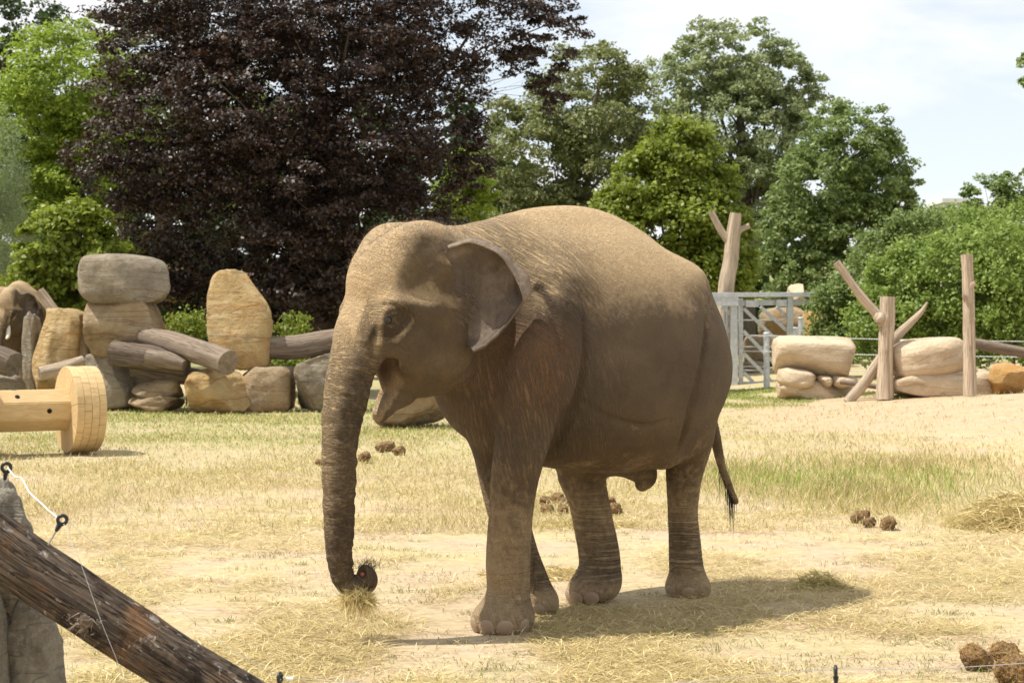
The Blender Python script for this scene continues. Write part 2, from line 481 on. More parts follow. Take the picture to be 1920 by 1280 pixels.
def elephant_field(h):
    F = Field((-1.75, -0.95, -0.12), (2.35, 0.95, 2.85), h)
    u = BODY.un
    yaw = Matrix.Rotation(math.atan2(HEAD.f[1], HEAD.f[0]) - math.atan2(BODY.f[1], BODY.f[0]), 3, 'Z').to_quaternion()
    Hp = lambda p: BODY.from_world(HEAD.to_world(np.array(p, float)))
    def hell(c, r, k=0.08, tilt=0.0, roll=0.0, cut=False):
        q = yaw @ Matrix.Rotation(tilt, 3, 'Y').to_quaternion() @ Matrix.Rotation(roll, 3, 'X').to_quaternion()
        F.ell(Hp(c), r, k, q, cut)
    def htube(rows, k=0.08, n=5, cut=False):
        F.tube([list(Hp(r[:3])) + list(r[3:]) for r in rows], k, n, cut)
    hu = HEAD.un
    # trunk of the body
    F.barrel([(1.20, 2.08, 1.78, 1.45, .20, 2), (1.06, 2.30, 1.72, 1.25, .36, 2), (.88, 2.46, 1.66, 1.12, .48, 1.9), (.55, 2.565, 1.60, 1.00, .60, 1.85),
              (.2, 2.61, 1.55, .935, .68, 1.85), (-.12, 2.605, 1.53, .89, .71, 1.85), (-.42, 2.53, 1.54, .885, .70, 1.9), (-.72, 2.40, 1.60, .98, .62, 2),
              (-.98, 2.22, 1.66, 1.12, .48, 2.05), (-1.16, 1.99, 1.68, 1.32, .30, 2), (-1.27, 1.84, 1.66, 1.5, .12, 2)])
    # spine ridge
    F.tube([(.9, 0, 2.37, .13), (.3, 0, 2.475, .14), (-.2, 0, 2.46, .14), (-.75, 0, 2.25, .13), (-1.1, 0, 2.0, .11)], .14)
    # hip bones
    for s in (1, -1): F.ell((-.66, s*.28, 2.12), (.24, .13, .12), .2, Matrix.Rotation(.35, 3, 'Y').to_quaternion())
    # neck
    htube([(-.95, 0, 2.02, .46, .42), (-.55, 0, 2.02, .42, .38), (-.2, 0, 2.04, .36, .33)], .12)
    # shoulders and fore legs
    def leg(rows, k=.09): F.tube(rows, k, 4)
    P = lambda px, py, lat, *r: tuple(u(px, py, lat)) + tuple(r)
    leg([(.70, .40, 2.05, .24, .15), (.80, .41, 1.75, .25, .17), P(1000, 705, .40, .225, .175), P(986, 800, .35, .185, .165), P(966, 890, .29, .152, .15),
         P(958, 970, .25, .134, .138), P(953, 1050, .225, .136, .140), P(953, 1110, .21, .132, .136), P(948, 1160, .2, .15, .15)], .06)
    leg([(.60, -.36, 2.0, .20, .15), (.60, -.34, 1.70, .20, .16), (.57, -.29, 1.35, .175, .15), (.56, -.24, 1.06, .15, .14), (.54, -.20, .82, .138, .13),
         (.50, -.15, .56, .125, .125), (.41, -.11, .30, .115, .12), (.33, -.10, .10, .13, .13)], .10)
    F.ell((.955, .2, .07), (.205, .185, .13), .07)
    F.ell((.37, -.10, .05), (.19, .165, .12), .07)
    F.ell((.80, .50, 1.72), (.20, .10, .30), .16)               # shoulder blade muscle
    # haunches and hind legs
    for s in (1, -1): F.ell((-.78, s*.27, 1.60), (.32, .22, .44), .14)
    leg([(-.82, .32, 1.55, .32, .22), P(1292, 755, .36, .235, .19), P(1293, 815, .31, .175, .165), P(1284, 885, .26, .128, .13), P(1280, 950, .22, .104, .108),
         P(1283, 1010, .2, .108, .11), P(1287, 1060, .2, .118, .12), P(1292, 1105, .2, .135, .135)], .07)
    F.ell(tuple(u(1294, 1112, .2) + np.array([.03, 0, .05])), (.16, .145, .10), .06)
    leg([(-.80, -.32, 1.55, .33, .22), (-.55, -.32, 1.22, .25, .19), P(1090, 872, -.22, .175, .165), P(1102, 930, -.17, .14, .14), P(1116, 1000, -.13, .138, .138),
         P(1125, 1055, -.1, .146, .142), P(1120, 1090, -.1, .16, .15)], .10)
    F.ell(tuple(u(1112, 1098, -.1)), (.205, .17, .095), .07, Matrix.Rotation(.30, 3, 'Y').to_quaternion())
    # flank fold and sheath
    F.tube([(-.45, .36, 1.02, .10), (-.68, .34, 1.08, .10), (-.85, .30, 1.2, .10)], .10)
    F.tube([(-.30, .02, .97, .09), (-.55, .02, .93, .12, .10), (-.66, .03, .84, .085, .075), (-.62, .03, .78, .05)], .06)
    # tail
    F.tube([(-1.22, 0, 1.86, .085), (-1.33, .01, 1.62, .06), P(1326, 760, .06, .05), P(1340, 815, .10, .042), P(1352, 868, .13, .034), P(1367, 912, .15, .029), P(1379, 940, .16, .026)], .05)
    # skull
    hell((-.04, 0, 2.10), (.40, .31, .36), .1)
    for s in (1, -1): hell((-.04, s*.135, 2.345), (.24, .125, .160), .05, .05)
    htube([(-.1, 0, 2.31, .18, .2), (-.5, 0, 2.27, .22, .25)], .1)
    hell((.10, 0, 2.15), (.175, .21, .25), .12)
    for s in (1, -1):
        hell((.0, s*.19, 1.84), (.27, .13, .27), .12)          # cheek
        hell((.17, s*.235, 1.995), (.13, .07, .05), .07, .25)   # brow
        hell((-.02, s*.255, 1.985), (.14, .07, .07), .08)       # cheek bone behind the eye
        hell((-.22, s*.19, 1.72), (.16, .12, .20), .12)          # jaw angle
    hell((-.12, 0, 1.68), (.27, .20, .21), .12)
    for s in (1, -1):
        hell((.262, s*.275, 1.935), (.06, .032, .018), .03, .15)   # eyelids
        hell((.262, s*.270, 1.885), (.055, .034, .016), .03, -.15)
        hell((.06, s*.425, 2.16), (.17, .15, .125), .10, cut=True)
        hell((-.14, s*.41, 2.10), (.09, .12, .10), .08, cut=True)     # temple hollow
        hell((.265, s*.335, 1.905), (.085, .075, .06), .05, cut=True)  # eye socket
    for s in (1, -1):     # edge between the flat brow and the side of the head
        htube([(.03, s*.16, 2.40, .05, .05), (.12, s*.18, 2.25, .055, .05), (.165, s*.185, 2.10, .055, .05), (.215, s*.18, 1.96, .052, .045), (.27, s*.165, 1.82, .05, .045), (.30, s*.13, 1.66, .05, .045)], .09)
    # trunk
    Q = lambda px, py, lat, *r: tuple(hu(px, py, lat)) + tuple(r)
    htube([(.04, 0, 2.16, .21, .21), (.145, 0, 2.02, .185, .21), Q(682, 612, 0, .145, .19), Q(667, 668, 0, .142, .165), Q(650, 735, 0, .130, .138), Q(640, 800, 0, .116, .118), Q(636, 860, 0, .105, .105),
           Q(636, 920, 0, .098, .098), Q(635.5, 980, 0, .088, .088), Q(636, 1030, 0, .079, .079), Q(640, 1066, 0, .071, .071), Q(649, 1093, .01, .063, .063),
           Q(667, 1101, .03, .060, .060), Q(686, 1092, .05, .066, .066), Q(687, 1080, .06, .062, .062), Q(684, 1071, .07, .045, .045)], .04, 5)
    htube([Q(679, 1076, .075, .022), Q(676, 1068, .125, .028), Q(674, 1058, .18, .036)], .012, cut=True)
    # chin and pointed lower lip
    htube([(-.18, 0, 1.62, .17, .18), (.0, 0, 1.56, .13, .14), Q(752, 735, 0, .09, .10), Q(735, 752, .02, .062, .07), Q(720, 775, .03, .036, .045), Q(714, 788, .03, .018, .025)], .07)
    htube([(-.10, 0, 2.535, .02), (.04, 0, 2.505, .03), (.13, 0, 2.44, .026), (.21, 0, 2.36, .012)], .07, cut=True)   # groove between the brow domes
    # open mouth behind the trunk base
    htube([Q(738, 664, .15, .03, .06), Q(726, 686, .14, .05, .08), Q(718, 712, .12, .046, .10), Q(703, 744, .09, .034, .10)], .03, cut=True)
    # skin folds behind the foreleg, before the thigh, under the belly and along the jaw
    F.crease([(1092, 600), (1094, 680), (1080, 745), (1060, 800), (1040, 838)], u, .020, .05)
    F.crease([(1322, 600), (1312, 690), (1292, 770), (1270, 838)], u, .016, .05)
    F.crease([(1090, 752), (1150, 785), (1210, 796), (1258, 786)], u, .008, .03)
    F.crease([(1010, 545), (1040, 600), (1050, 660)], u, .012, .05)
    F.crease([(928, 775), (921, 850), (918, 920)], u, .010, .03, lat0=.3)
    F.crease([(893, 640), (890, 675), (872, 702), (845, 718)], hu, .012, .04, conv=Hp, lat0=.3)
    F.crease([(706, 618), (700, 650), (697, 690), (690, 722)], hu, .012, .04, conv=Hp, lat0=.2)
    F.crease([(702, 585), (712, 575), (735, 572), (760, 584), (772, 600)], hu, .007, .025, conv=Hp, lat0=.27)
    F.crease([(708, 628), (730, 632), (752, 622), (768, 606)], hu, .007, .025, conv=Hp, lat0=.27)
    return F

def elephant_skin(h=0.015):
    F = elephant_field(h)
    V, Q = F.mesh()
    V = relax(V, Q, 4)
    # flat soles
    hr = BODY.un(1118, 1121, -.1)
    m = (np.abs(V[:,0]-hr[0]) < .3) & (np.abs(V[:,1]-hr[1]) < .22) & (V[:,2] < .3)
    pl = hr[2] + (hr[0]-V[:,0]) * .10
    V[m, 2] = np.maximum(V[m, 2], pl[m])
    V[:, 2] = np.maximum(V[:, 2], 0.0)
    return V, Q

# ---- skin materials
def mat_skin():
    m = Mat('elephant_skin', 0.82, 0.3)
    c1 = m.noise(m.co(), 2.3, 5, 0.6)
    base = m.ramp(c1, [(0.28, (0.073, 0.048, 0.026)), (0.48, (0.124, 0.084, 0.045)), (0.74, (0.208, 0.146, 0.080))])
    c2 = m.noise(m.co(), 9.0, 7, 0.70, 0.6)
    base = m.mix(m.ramp(c2, [(0.42, 0.0), (0.72, 0.65)]), base, (0.092, 0.068, 0.046))
    # darker colour along the flank and shoulder
    base = m.mix(m.math('MULTIPLY', m.attr('flank_dark'), m.ramp(c2, [(0.30, 0.95), (0.70, 0.35)])), base, (0.078, 0.052, 0.031))
    # rusty earth rubbed into the folds of chest and neck
    base = m.mix(m.math('MULTIPLY', m.attr('rust'), m.ramp(m.noise(m.co(), 40, 4, 0.7), [(0.35, 0.1), (0.65, 0.9)])), base, (0.23, 0.105, 0.045))
    # sand over back and brow; also paints the sunlit face and trunk lighter
    sand_n = m.noise(m.co(), 26, 6, 0.7)
    sand_l = m.noise(m.co(), 3.2, 4, 0.6)
    d = m.math('ADD', m.attr('dust_light'), m.math('MULTIPLY', m.math('SUBTRACT', sand_l, 0.5), 0.9))
    d = m.math('ADD', d, m.math('MULTIPLY', m.math('SUBTRACT', sand_n, 0.5), 0.6))
    dm = m.ramp(d, [(0.15, 0.0), (0.55, 0.62), (0.95, 1.0)])
    base = m.mix(dm, base, m.ramp(sand_n, [(0.3, (0.43, 0.295, 0.155)), (0.7, (0.68, 0.50, 0.285))]))
    # grazed, sun-bleached marks
    pale = m.math('MULTIPLY', m.attr('pale'), m.ramp(m.noise(m.co(), 14, 5, 0.7), [(0.45, 0.0), (0.75, 0.8)]))
    base = m.mix(pale, base, (0.36, 0.30, 0.24))
    # relief: cracked hide, fold lines along the skin's flow, rings round the trunk
    co = m.co()
    warp = m.new('ShaderNodeVectorMath', operation='MULTIPLY_ADD')
    nv = m.new('ShaderNodeTexNoise'); nv.inputs['Scale'].default_value = 7.0; m.l.new(co, nv.inputs['Vector'])
    m.l.new(nv.outputs['Color'], warp.inputs[0]); warp.inputs[1].default_value = (0.08, 0.08, 0.08); m.l.new(co, warp.inputs[2])
    crack = m.voronoi(warp.outputs[0], 62, 'DISTANCE_TO_EDGE')
    crack = m.ramp(crack, [(0.0, 0.0), (0.22, 1.0)])
    def folds(attr_u, attr_v, freq_u, freq_v, sharp=0.5):
        cx = m.new('ShaderNodeCombineXYZ')
        m.l.new(m.math('MULTIPLY', m.attr(attr_u), freq_u), cx.inputs[0]); m.l.new(m.math('MULTIPLY', m.attr(attr_v), freq_v), cx.inputs[1])
        n = m.noise(cx.outputs[0], 1.0, 4, 0.6, 0.5)
        return m.math('ABSOLUTE', m.math('SUBTRACT', n, 0.5))
    flow = m.ramp(folds('fu', 'fv', 46, 7), [(0.0, 0.0), (0.14, 1.0)])
    flow2 = m.ramp(folds('gu', 'gv', 44, 6), [(0.0, 0.0), (0.14, 1.0)])
    ring = m.ramp(folds('ts', 'ta', 42, 1.3), [(0.0, 0.0), (0.16, 1.0)])
    ring2 = m.ramp(folds('ta', 'ts', 11, 6), [(0.0, 0.0), (0.10, 1.0)])
    knee = m.ramp(folds('kz', 'ka', 34, 1.6), [(0.0, 0.0), (0.14, 1.0)])
    clod = m.math('MULTIPLY', dm, m.ramp(sand_n, [(0.5, 0.0), (0.62, 1.0)]))
    wgt = lambda w, x, amp: m.math('MULTIPLY', m.math('MULTIPLY', x, w), amp)
    hgt = m.math('MULTIPLY', crack, 0.0042)
    hgt = m.math('ADD', hgt, m.math('MULTIPLY', c2, 0.030))
    for w, x, amp in ((m.attr('w_flow'), flow, 0.013), (m.attr('w_flow2'), flow2, 0.010), (m.attr('w_trunk'), ring, 0.022), (m.attr('w_trunk'), ring2, 0.010), (m.attr('w_knee'), knee, 0.020)):
        hgt = m.math('ADD', hgt, wgt(w, x, amp))
    hgt = m.math('ADD', hgt, m.math('MULTIPLY', clod, 0.009))
    hgt = m.math('ADD', hgt, m.math('MULTIPLY', m.noise(m.co(), 110, 3, 0.75), 0.0055))
    n0 = m.bump(hgt, 0.9, 1.0)
    # darker colour along the crease lines
    crease = m.math('MULTIPLY', m.math('SUBTRACT', 1.0, ring), m.attr('w_trunk'))
    crease = m.math('MAXIMUM', crease, m.math('MULTIPLY', m.math('SUBTRACT', 1.0, flow), m.attr('w_flow')))
    crease = m.math('MAXIMUM', crease, m.math('MULTIPLY', m.math('SUBTRACT', 1.0, flow2), m.attr('w_flow2')))
    crease = m.math('MAXIMUM', crease, m.math('MULTIPLY', m.math('SUBTRACT', 1.0, knee), m.attr('w_knee')))
    base = m.mix(m.math('MULTIPLY', crease, 0.68), base, (0.055, 0.040, 0.028))
    base = m.mix(m.attr('mouth'), base, (0.055, 0.018, 0.011))  # near-black red paints the shade inside the shallow mouth
    return m.done(base, n0)

def mat_plain(name, col, rough=0.7, var=0.3, scale=20, bump=0.3, bd=0.004, spec=0.3):
    m = Mat(name, rough, spec)
    n = m.noise(m.co(), scale, 5, 0.65)
    c = m.ramp(n, [(0.25, tuple(x*(1-var) for x in col)), (0.75, tuple(min(1, x*(1+var)) for x in col))])
    return m.done(c, m.bump(n, bump, bd))

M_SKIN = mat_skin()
def mat_ear():
    m = Mat('ear_skin', 0.78, 0.3)
    a = m.noise(m.co(), 5.5, 5, 0.6, 0.6); b = m.noise(m.co(), 30, 5, 0.7)
    c = m.ramp(a, [(0.3, (0.085, 0.062, 0.045)), (0.5, (0.130, 0.097, 0.070)), (0.7, (0.21, 0.162, 0.118))])
    c = m.mix(m.ramp(b, [(0.45, 0.0), (0.7, 0.5)]), c, (0.075, 0.056, 0.042))
    c = m.mix(m.math('MULTIPLY', m.attr('rim'), m.ramp(b, [(0.3, 0.35), (0.6, 1.0)])), c, (0.30, 0.235, 0.175))
    h = m.math('ADD', m.math('MULTIPLY', b, 0.012), m.math('MULTIPLY', m.noise(m.co(scale=(1, 1, 0.35)), 24, 4, 0.6, 0.5), 0.022))
    return m.done(c, m.bump(h, 0.9, 1.0))
M_EAR = mat_ear()
M_NAIL = mat_plain('toenail_horn', (0.30, 0.215, 0.145), 0.5, 0.25, 30)
M_EYE = mat_plain('eye_dark', (0.012, 0.008, 0.006), 0.08, 0.2, 30, 0.0, spec=0.6)
M_HAIR = mat_plain('tail_hair', (0.02, 0.016, 0.014), 0.5, 0.3, 30, 0.0)
M_BRISTLE = mat_plain('skin_bristle', (0.20, 0.15, 0.11), 0.6, 0.3, 30, 0.0)
M_IVORY = mat_plain('tusk_ivory', (0.72, 0.64, 0.50), 0.4, 0.1, 12)
M_GUM = mat_plain('nostril_lining', (0.24, 0.080, 0.058), 0.35, 0.3, 60)

def strands(name, roots, dirs, lens, rad, mat, parent, droop=0.0, curl=0.0, seg=5, seed=1):
    rs = np.random.RandomState(seed); V, Fc = [], []
    for p, d, L in zip(roots, dirs, lens):
        p = np.array(p, float); d = np.array(d, float); d /= np.linalg.norm(d)
        cv = rs.normal(0, 1, 3) * curl
        side = np.cross(d, (0.3, 0.5, 0.81)); side /= np.linalg.norm(side); oth = np.cross(d, side)
        b0 = len(V)
        for i in range(seg + 1):
            t = i / seg; r = rad * (1 - 0.85 * t)
            c = p + d * L * t + np.array([0, 0, -droop]) * L * t * t + cv * L * t * t
            for a in (0, 2.094, 4.189): V.append(c + r * (math.cos(a) * side + math.sin(a) * oth))
            if i:
                for a in range(3):
                    b = (a + 1) % 3
                    Fc.append((b0+3*(i-1)+a, b0+3*(i-1)+b, b0+3*i+b, b0+3*i+a))
    return link_mesh(name, np_mesh(name, np.array(V), np.array(Fc)), mat, parent)

def make_ear(side, parent):
    A = [(838,470,.285),(846,492,.29),(853,515,.295),(857,540,.30),(859,565,.30),(862,590,.30),(866,612,.29),(870,630,.28),(873,642,.275)]
    Rm = [(843,463,.33),(890,448,.44),(938,468,.50),(976,505,.52),(991,540,.53),(967,578,.53),(938,619,.50),(912,645,.47),(886,659,.45)]
    Fd = [(845,466,.35),(889,455,.475),(934,477,.545),(962,514,.585),(974,553,.60),(965,579,.542),(936,619,.512),(910,644,.482),(885,658,.462)]
    cup = [.0,.02,.03,.035,.035,.03,.02,.0,.0]
    rows = []
    for a, r, f, c in zip(A, Rm, Fd, cup):
        a, r, f = HEAD.un(*a), HEAD.un(*r), HEAD.un(*f)
        lift = np.array([0, -c, 0])
        out = (r - a)
        m1 = a + .33*out + lift*.8; m2 = a + .70*out + lift
        m3 = a + .93*out + lift*.35
        bend = r + np.array([0, .018, 0]) if np.linalg.norm(f - r) > .02 else r*.6 + f*.4
        rows.append(np.array([a - .1*out*0 - np.array([0, .05, 0]), a, m1, m2, m3, r, bend*.5 + (r*.35+f*.65)*.5, f]))
    G = np.array(rows)                                     # u, v, 3
    G = np.stack([catmull(G[:, j], 9) for j in range(G.shape[1])], 1)
    G = np.stack([catmull(G[i], 6) for i in range(G.shape[0])], 0)
    nu, nv = G.shape[:2]
    G = BODY.from_world(HEAD.to_world(G)).copy()
    w = NZ.fbm(G.reshape(-1, 3) * 7 + 3, 3).reshape(nu, nv)
    fade = np.clip(np.linspace(-.3, 2.2, nv), 0, 1)[None]
    G[..., 1] += w * .05 * fade + .012*np.sin(np.linspace(0, 1, nu)*16)[:, None]*fade*np.clip(np.linspace(1.6, -.2, nv), 0, 1)[None]
    du = np.gradient(G, axis=0); dv = np.gradient(G, axis=1)
    N = np.cross(du, dv); N /= np.linalg.norm(N, axis=2, keepdims=True) + 1e-9
    th = (np.interp(np.linspace(0, 1, nv), [0, .5, .9, 1], [.016, .011, .009, .004]))[None, :, None]
    V = np.vstack([(G + N*th).reshape(-1, 3), (G - N*th).reshape(-1, 3)])
    if side < 0:                                            # the other ear: mirrored about the head's own middle plane
        q = HEAD.from_world(BODY.to_world(V)); q[:, 1] *= -1
        V = BODY.from_world(HEAD.to_world(q))
    idx = np.arange(nu*nv).reshape(nu, nv); o = nu*nv
    q = np.stack([idx[:-1,:-1], idx[1:,:-1], idx[1:,1:], idx[:-1,1:]], -1).reshape(-1, 4)
    fs = [q, q[:, ::-1] + o]
    for line in (idx[0], idx[-1][::-1], idx[:, 0][::-1], idx[:, -1]):
        fs.append(np.stack([line[:-1], line[1:], line[1:]+o, line[:-1]+o], 1))
    me = np_mesh('ear', V, np.vstack(fs))
    vv = np.tile(np.linspace(0, 1, nv)[None], (nu, 1)).ravel()
    uu = np.tile(np.linspace(0, 1, nu)[:, None], (1, nv)).ravel()
    float_attr(me, 'rim', np.tile(np.clip((vv - .74)/.15, 0, 1) * np.clip((.62 - uu)/.1, .1, 1), 2) * .75)
    o_ = link_mesh('ear', me, M_EAR, parent)
    return o_

def trunk_path():
    hu = HEAD.un
    pts = [hu(*p) for p in [(700,540,0),(682,612,0),(667,668,0),(650,735,0),(640,800,0),(636,860,0),(636,920,0),(635.5,980,0),(636,1030,0),(640,1066,0),(649,1093,.01),(668,1103,.03),(686,1094,.05),(687,1078,.06)]]
    return catmull(BODY.from_world(HEAD.to_world(np.array(pts))), 5)

def make_elephant():
    root = empty('elephant', (BODY.o[0], BODY.o[1], 0), math.atan2(BODY.f[1], BODY.f[0]))
    V, Q = elephant_skin(0.0145)
    N = vnormals(V, Q)
    tp = trunk_path()
    ts, td = seg_param(V, tp)
    hq = HEAD.from_world(BODY.to_world(V))
    on_trunk = np.clip((1.88 - V[:,2]) / .18, 0, 1) * np.clip((hq[:,0] - .24) / .08, 0, 1) * (td < .24)
    on_trunk = np.maximum(on_trunk, (hq[:,0] > .42) * np.clip((2.1 - V[:,2]) / .35, 0, 1) * .6)
    j = np.clip(np.searchsorted(np.concatenate([[0], np.cumsum(np.linalg.norm(np.diff(tp, axis=0), axis=1))]), ts) - 1, 0, len(tp) - 1)
    ang = np.arctan2(V[:,1] - tp[j,1], V[:,0] - tp[j,0])
    # slight real relief: rings on the trunk, folds in the skin
    ringd = NZ(np.stack([ts*40, ang*.8, ts*0], 1)) * .0065
    V = V + N * (on_trunk * ringd)[:, None]
    V = V + N * (NZ.fbm(V*5, 3) * .006)[:, None]
    V[:, 2] = np.maximum(V[:, 2], 0.0)
    me = np_mesh('body', V, Q)
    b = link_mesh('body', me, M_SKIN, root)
    # flow coordinates: across the folds (fu), along them (fv); the folds of neck and flank run up and back
    low = np.clip((1.95 - V[:,2])/.35, 0, 1)
    fu = V[:,0]*.60 - V[:,2]*.80 - V[:,1]*.15
    fv = V[:,0]*.80 + V[:,2]*.60
    gu = (V[:,1] - V[:,0])*.72 + V[:,2]*.22
    gv = V[:,2]*.9 + V[:,0]*.2
    head = np.clip((hq[:,0] + .38) / .15, 0, 1)
    legz = np.clip((1.05 - V[:,2]) / .25, 0, 1) * (1 - np.clip((hq[:,0] - .3)/.1, 0, 1))
    w_flow = np.clip(.85 * np.clip((V[:,0] - .12) / .5, 0, 1) + .14, 0, 1) * (1 - head*.72) * (1 - legz*.55)
    w_flow *= 1 - .75*np.clip((V[:,2] - 2.3)/.25, 0, 1)*(1 - np.clip((V[:,0] - .65)/.2, 0, 1))
    float_attr(me, 'fu', fu); float_attr(me, 'fv', fv); float_attr(me, 'w_flow', w_flow*(1 - low))
    float_attr(me, 'gu', gu); float_attr(me, 'gv', gv); float_attr(me, 'w_flow2', np.clip(w_flow*low*(.75 + .25*(V[:,0] > .3)), 0, 1))
    float_attr(me, 'ts', ts); float_attr(me, 'ta', ang); float_attr(me, 'w_trunk', on_trunk)
    kz = V[:,2]; ka = np.arctan2(V[:,1], V[:,0] - np.where(V[:,0] > .1, .7, -.7))
    w_knee = np.clip((.95 - V[:,2]) / .5, 0, 1) * (1 - np.clip((hq[:,0] - .3)/.1, 0, 1)) * np.clip((V[:,2]-.1)/.1, 0, 1)
    w_knee *= np.clip(.45 + .9*NZ.fbm(V*3.1+9, 2), 0, 1) + .35
    eq = HEAD.un(729, 600, .28)
    ed = np.sqrt(((hq[:,0]-eq[0])/1.25)**2 + (hq[:,2]-eq[2])**2); ea = np.abs(np.arctan2(hq[:,2]-eq[2], hq[:,0]-eq[0]))
    near_eye = (np.clip((.16 - ed)/.06, 0, 1) * (np.abs(hq[:,1]) > .12))
    kz = np.where(near_eye > 0, ed*1.5, kz); ka = np.where(near_eye > 0, ea, ka); w_knee = np.maximum(w_knee, near_eye*.9)
    float_attr(me, 'kz', kz); float_attr(me, 'ka', ka); float_attr(me, 'w_knee', np.clip(w_knee, 0, 1))
    top = np.clip((N[:,2] - .12) / .5, 0, 1)
    dust_light = top * np.clip((V[:,2] - 1.75) / .45, 0, 1) * 1.15
    patch = np.exp(-(((V[:,0] + .25)/.42)**2 + ((V[:,1] - .22)/.22)**2)) * (V[:,2] > 2)
    dust_light = np.maximum(dust_light*.95, patch*1.75)
    patch2 = np.exp(-(((V[:,0] + .85)/.16)**2 + ((V[:,1] - .30)/.10)**2)) * (V[:,2] > 1.9)
    dust_light = np.maximum(dust_light, patch2*1.1)
    dust_light = np.maximum(dust_light, head * np.clip((hq[:,0] - .1)/.25, 0, 1) * np.clip((V[:,2]-1.75)/.3, 0, 1) * .6)
    dust_light = np.maximum(dust_light, on_trunk * np.clip((V[:,2]-1.2)/.6, 0, 1) * .5)
    dust_light = np.maximum(dust_light, np.clip((1.15 - V[:,2])/.6, 0, 1)*.50*(1 - head))
    dust_light = np.maximum(dust_light, on_trunk*.30)
    face = head * np.clip((N @ np.array([.80, -.35, .45]) - .05)*1.5, 0, 1) * np.clip((V[:,2]-.3)/.9, .25, 1)  # sunward side of head and trunk, painted lighter through the sand mask
    dust_light = np.maximum(dust_light, face*1.0)
    mq0 = HEAD.un(718, 705, .08)
    dust_light = dust_light * (1 - np.exp(-(((hq[:,0]-mq0[0])/.085)**2 + ((hq[:,2]-mq0[2])/.13)**2)) * (hq[:,0] < .34))
    float_attr(me, 'dust_light', dust_light)
    flank_dark = np.exp(-(((V[:,0] + .35)/.75)**2 + ((V[:,2] - 1.58)/.36)**2)) * (1 - head)
    flank_dark = np.maximum(flank_dark, .7*np.exp(-(((V[:,0] - .75)/.25)**2 + ((V[:,2] - 1.75)/.3)**2)) * (1 - head))
    float_attr(me, 'flank_dark', np.clip(flank_dark*1.1, 0, 1))
    float_attr(me, 'pale', np.clip(.8*head*np.clip((V[:,2] - 2.2)/.25, 0, 1) + .35*np.clip((.5 - V[:,2])/.3, 0, 1), 0, 1))
    rust = np.exp(-(((V[:,0]-.98)/.22)**2 + ((V[:,2]-1.62)/.30)**2)) * (1-head)
    rust = np.maximum(rust, .35*np.clip((1.15 - V[:,2])/.2, 0, 1)*(1-legz))
    float_attr(me, 'rust', rust)
    mq = HEAD.un(716, 700, .06)
    float_attr(me, 'mouth', np.clip(1.3*np.exp(-(((hq[:,0]-mq[0])/.065)**2 + ((hq[:,2]-mq[2])/.12)**2)), 0, 1) * (np.abs(hq[:,1]) < .2) * .95)
    make_ear(1, root); make_ear(-1, root)
    to_b = lambda p: BODY.from_world(HEAD.to_world(np.array(p, float)))
    for s in (1, -1):
        bm = bmesh.new(); bmesh.ops.create_uvsphere(bm, u_segments=20, v_segments=12, radius=.026)
        link_mesh('eye', bm_mesh('eye', bm), M_EYE, root, to_b((.274, s*.250, 1.909)))
    # toenails
    nail = bmesh.new(); bmesh.ops.create_uvsphere(nail, u_segments=14, v_segments=8, radius=1.0)
    nail_me = bm_mesh('toenail', nail); nail_me.materials.append(M_NAIL)
    hl = BODY.un(1294, 1112, .2); hrp = BODY.un(1112, 1098, -.1)
    feet = [((.955, .2), (.190, .170), (-62, -26, 14, 51, 92), 0.0, .062, .050), ((.37, -.10), (.176, .152), (-60, -20, 20, 60), 0.0, .055, .045),
            ((hl[0]+.03, .2), (.147, .133), (-62, -13, 41, 94), 0.0, .060, .042), ((hrp[0], -.1), (.186, .152), (-70, -32, 4, 42), 1.0, .058, .050)]
    for (cx, cy), (rx, ry), angs, lifted, hw, hh in feet:
        for a in angs:
            o = bpy.data.objects.new('toenail', nail_me); COL.objects.link(o); o.parent = root
            ca, sa = math.cos(R(a)), math.sin(R(a))
            z = .044
            if lifted: z = hrp[2] - .045 - .02*ca
            o.location = (cx + ca*rx, cy + sa*ry, z)
            o.rotation_euler = (0, .25, R(a)); o.scale = (.018, hw*.9, hh)
            nail_me.polygons.foreach_set('use_smooth', np.ones(len(nail_me.polygons), dtype=bool))
    # tail tuft: two fringes of coarse hair
    rs = np.random.RandomState(3)
    tail = catmull(np.array([BODY.un(1352, 868, .13), BODY.un(1367, 912, .15), BODY.un(1379, 940, .16)]), 12)
    roots, dirs, lens = [], [], []
    for i in range(64):
        k = rs.randint(0, len(tail)); front = rs.rand() < .78
        roots.append(tail[k] + rs.normal(0, .006, 3) + np.array([.016 if front else -.016, 0, 0]))
        dirs.append((.05*rs.rand() - .02 if front else -.2*rs.rand(), rs.normal(0, .03), -1))
        lens.append((.08 + .30*rs.rand()**1.5*(1 - .4*k/len(tail))) if front else .04 + .12*rs.rand()*(k > 16))
    strands('tail_hair', roots, dirs, lens, .0026, M_HAIR, root, .10, .06, 6, 4)
    # bristles round the trunk tip, and fuzz on the crown
    tip = to_b(HEAD.un(688, 1064, .05)); roots, dirs, lens = [], [], []
    for i in range(70):
        roots.append(tip + rs.normal(0, 1, 3) * (.035, .03, .012)); dirs.append((rs.normal(-.1, .45), rs.normal(0, .4), .8)); lens.append(.04 + .07*rs.rand())
    strands('trunk_bristle', roots, dirs, lens, .0016, M_HAIR, root, .2, .12, 4, 5)
    sel = np.nonzero((hq[:,0] > -.45) & (V[:,2] > 2.22) & (N[:,2] > .2) & (np.abs(hq[:,1]) < .33))[0]
    sel = sel[rs.randint(0, len(sel), 1400)]
    strands('crown_hair', V[sel], N[sel] + rs.normal(0, .4, (1400, 3)), .012 + .022*rs.rand(1400), .0009, M_BRISTLE, root, .0, .2, 2, 6)
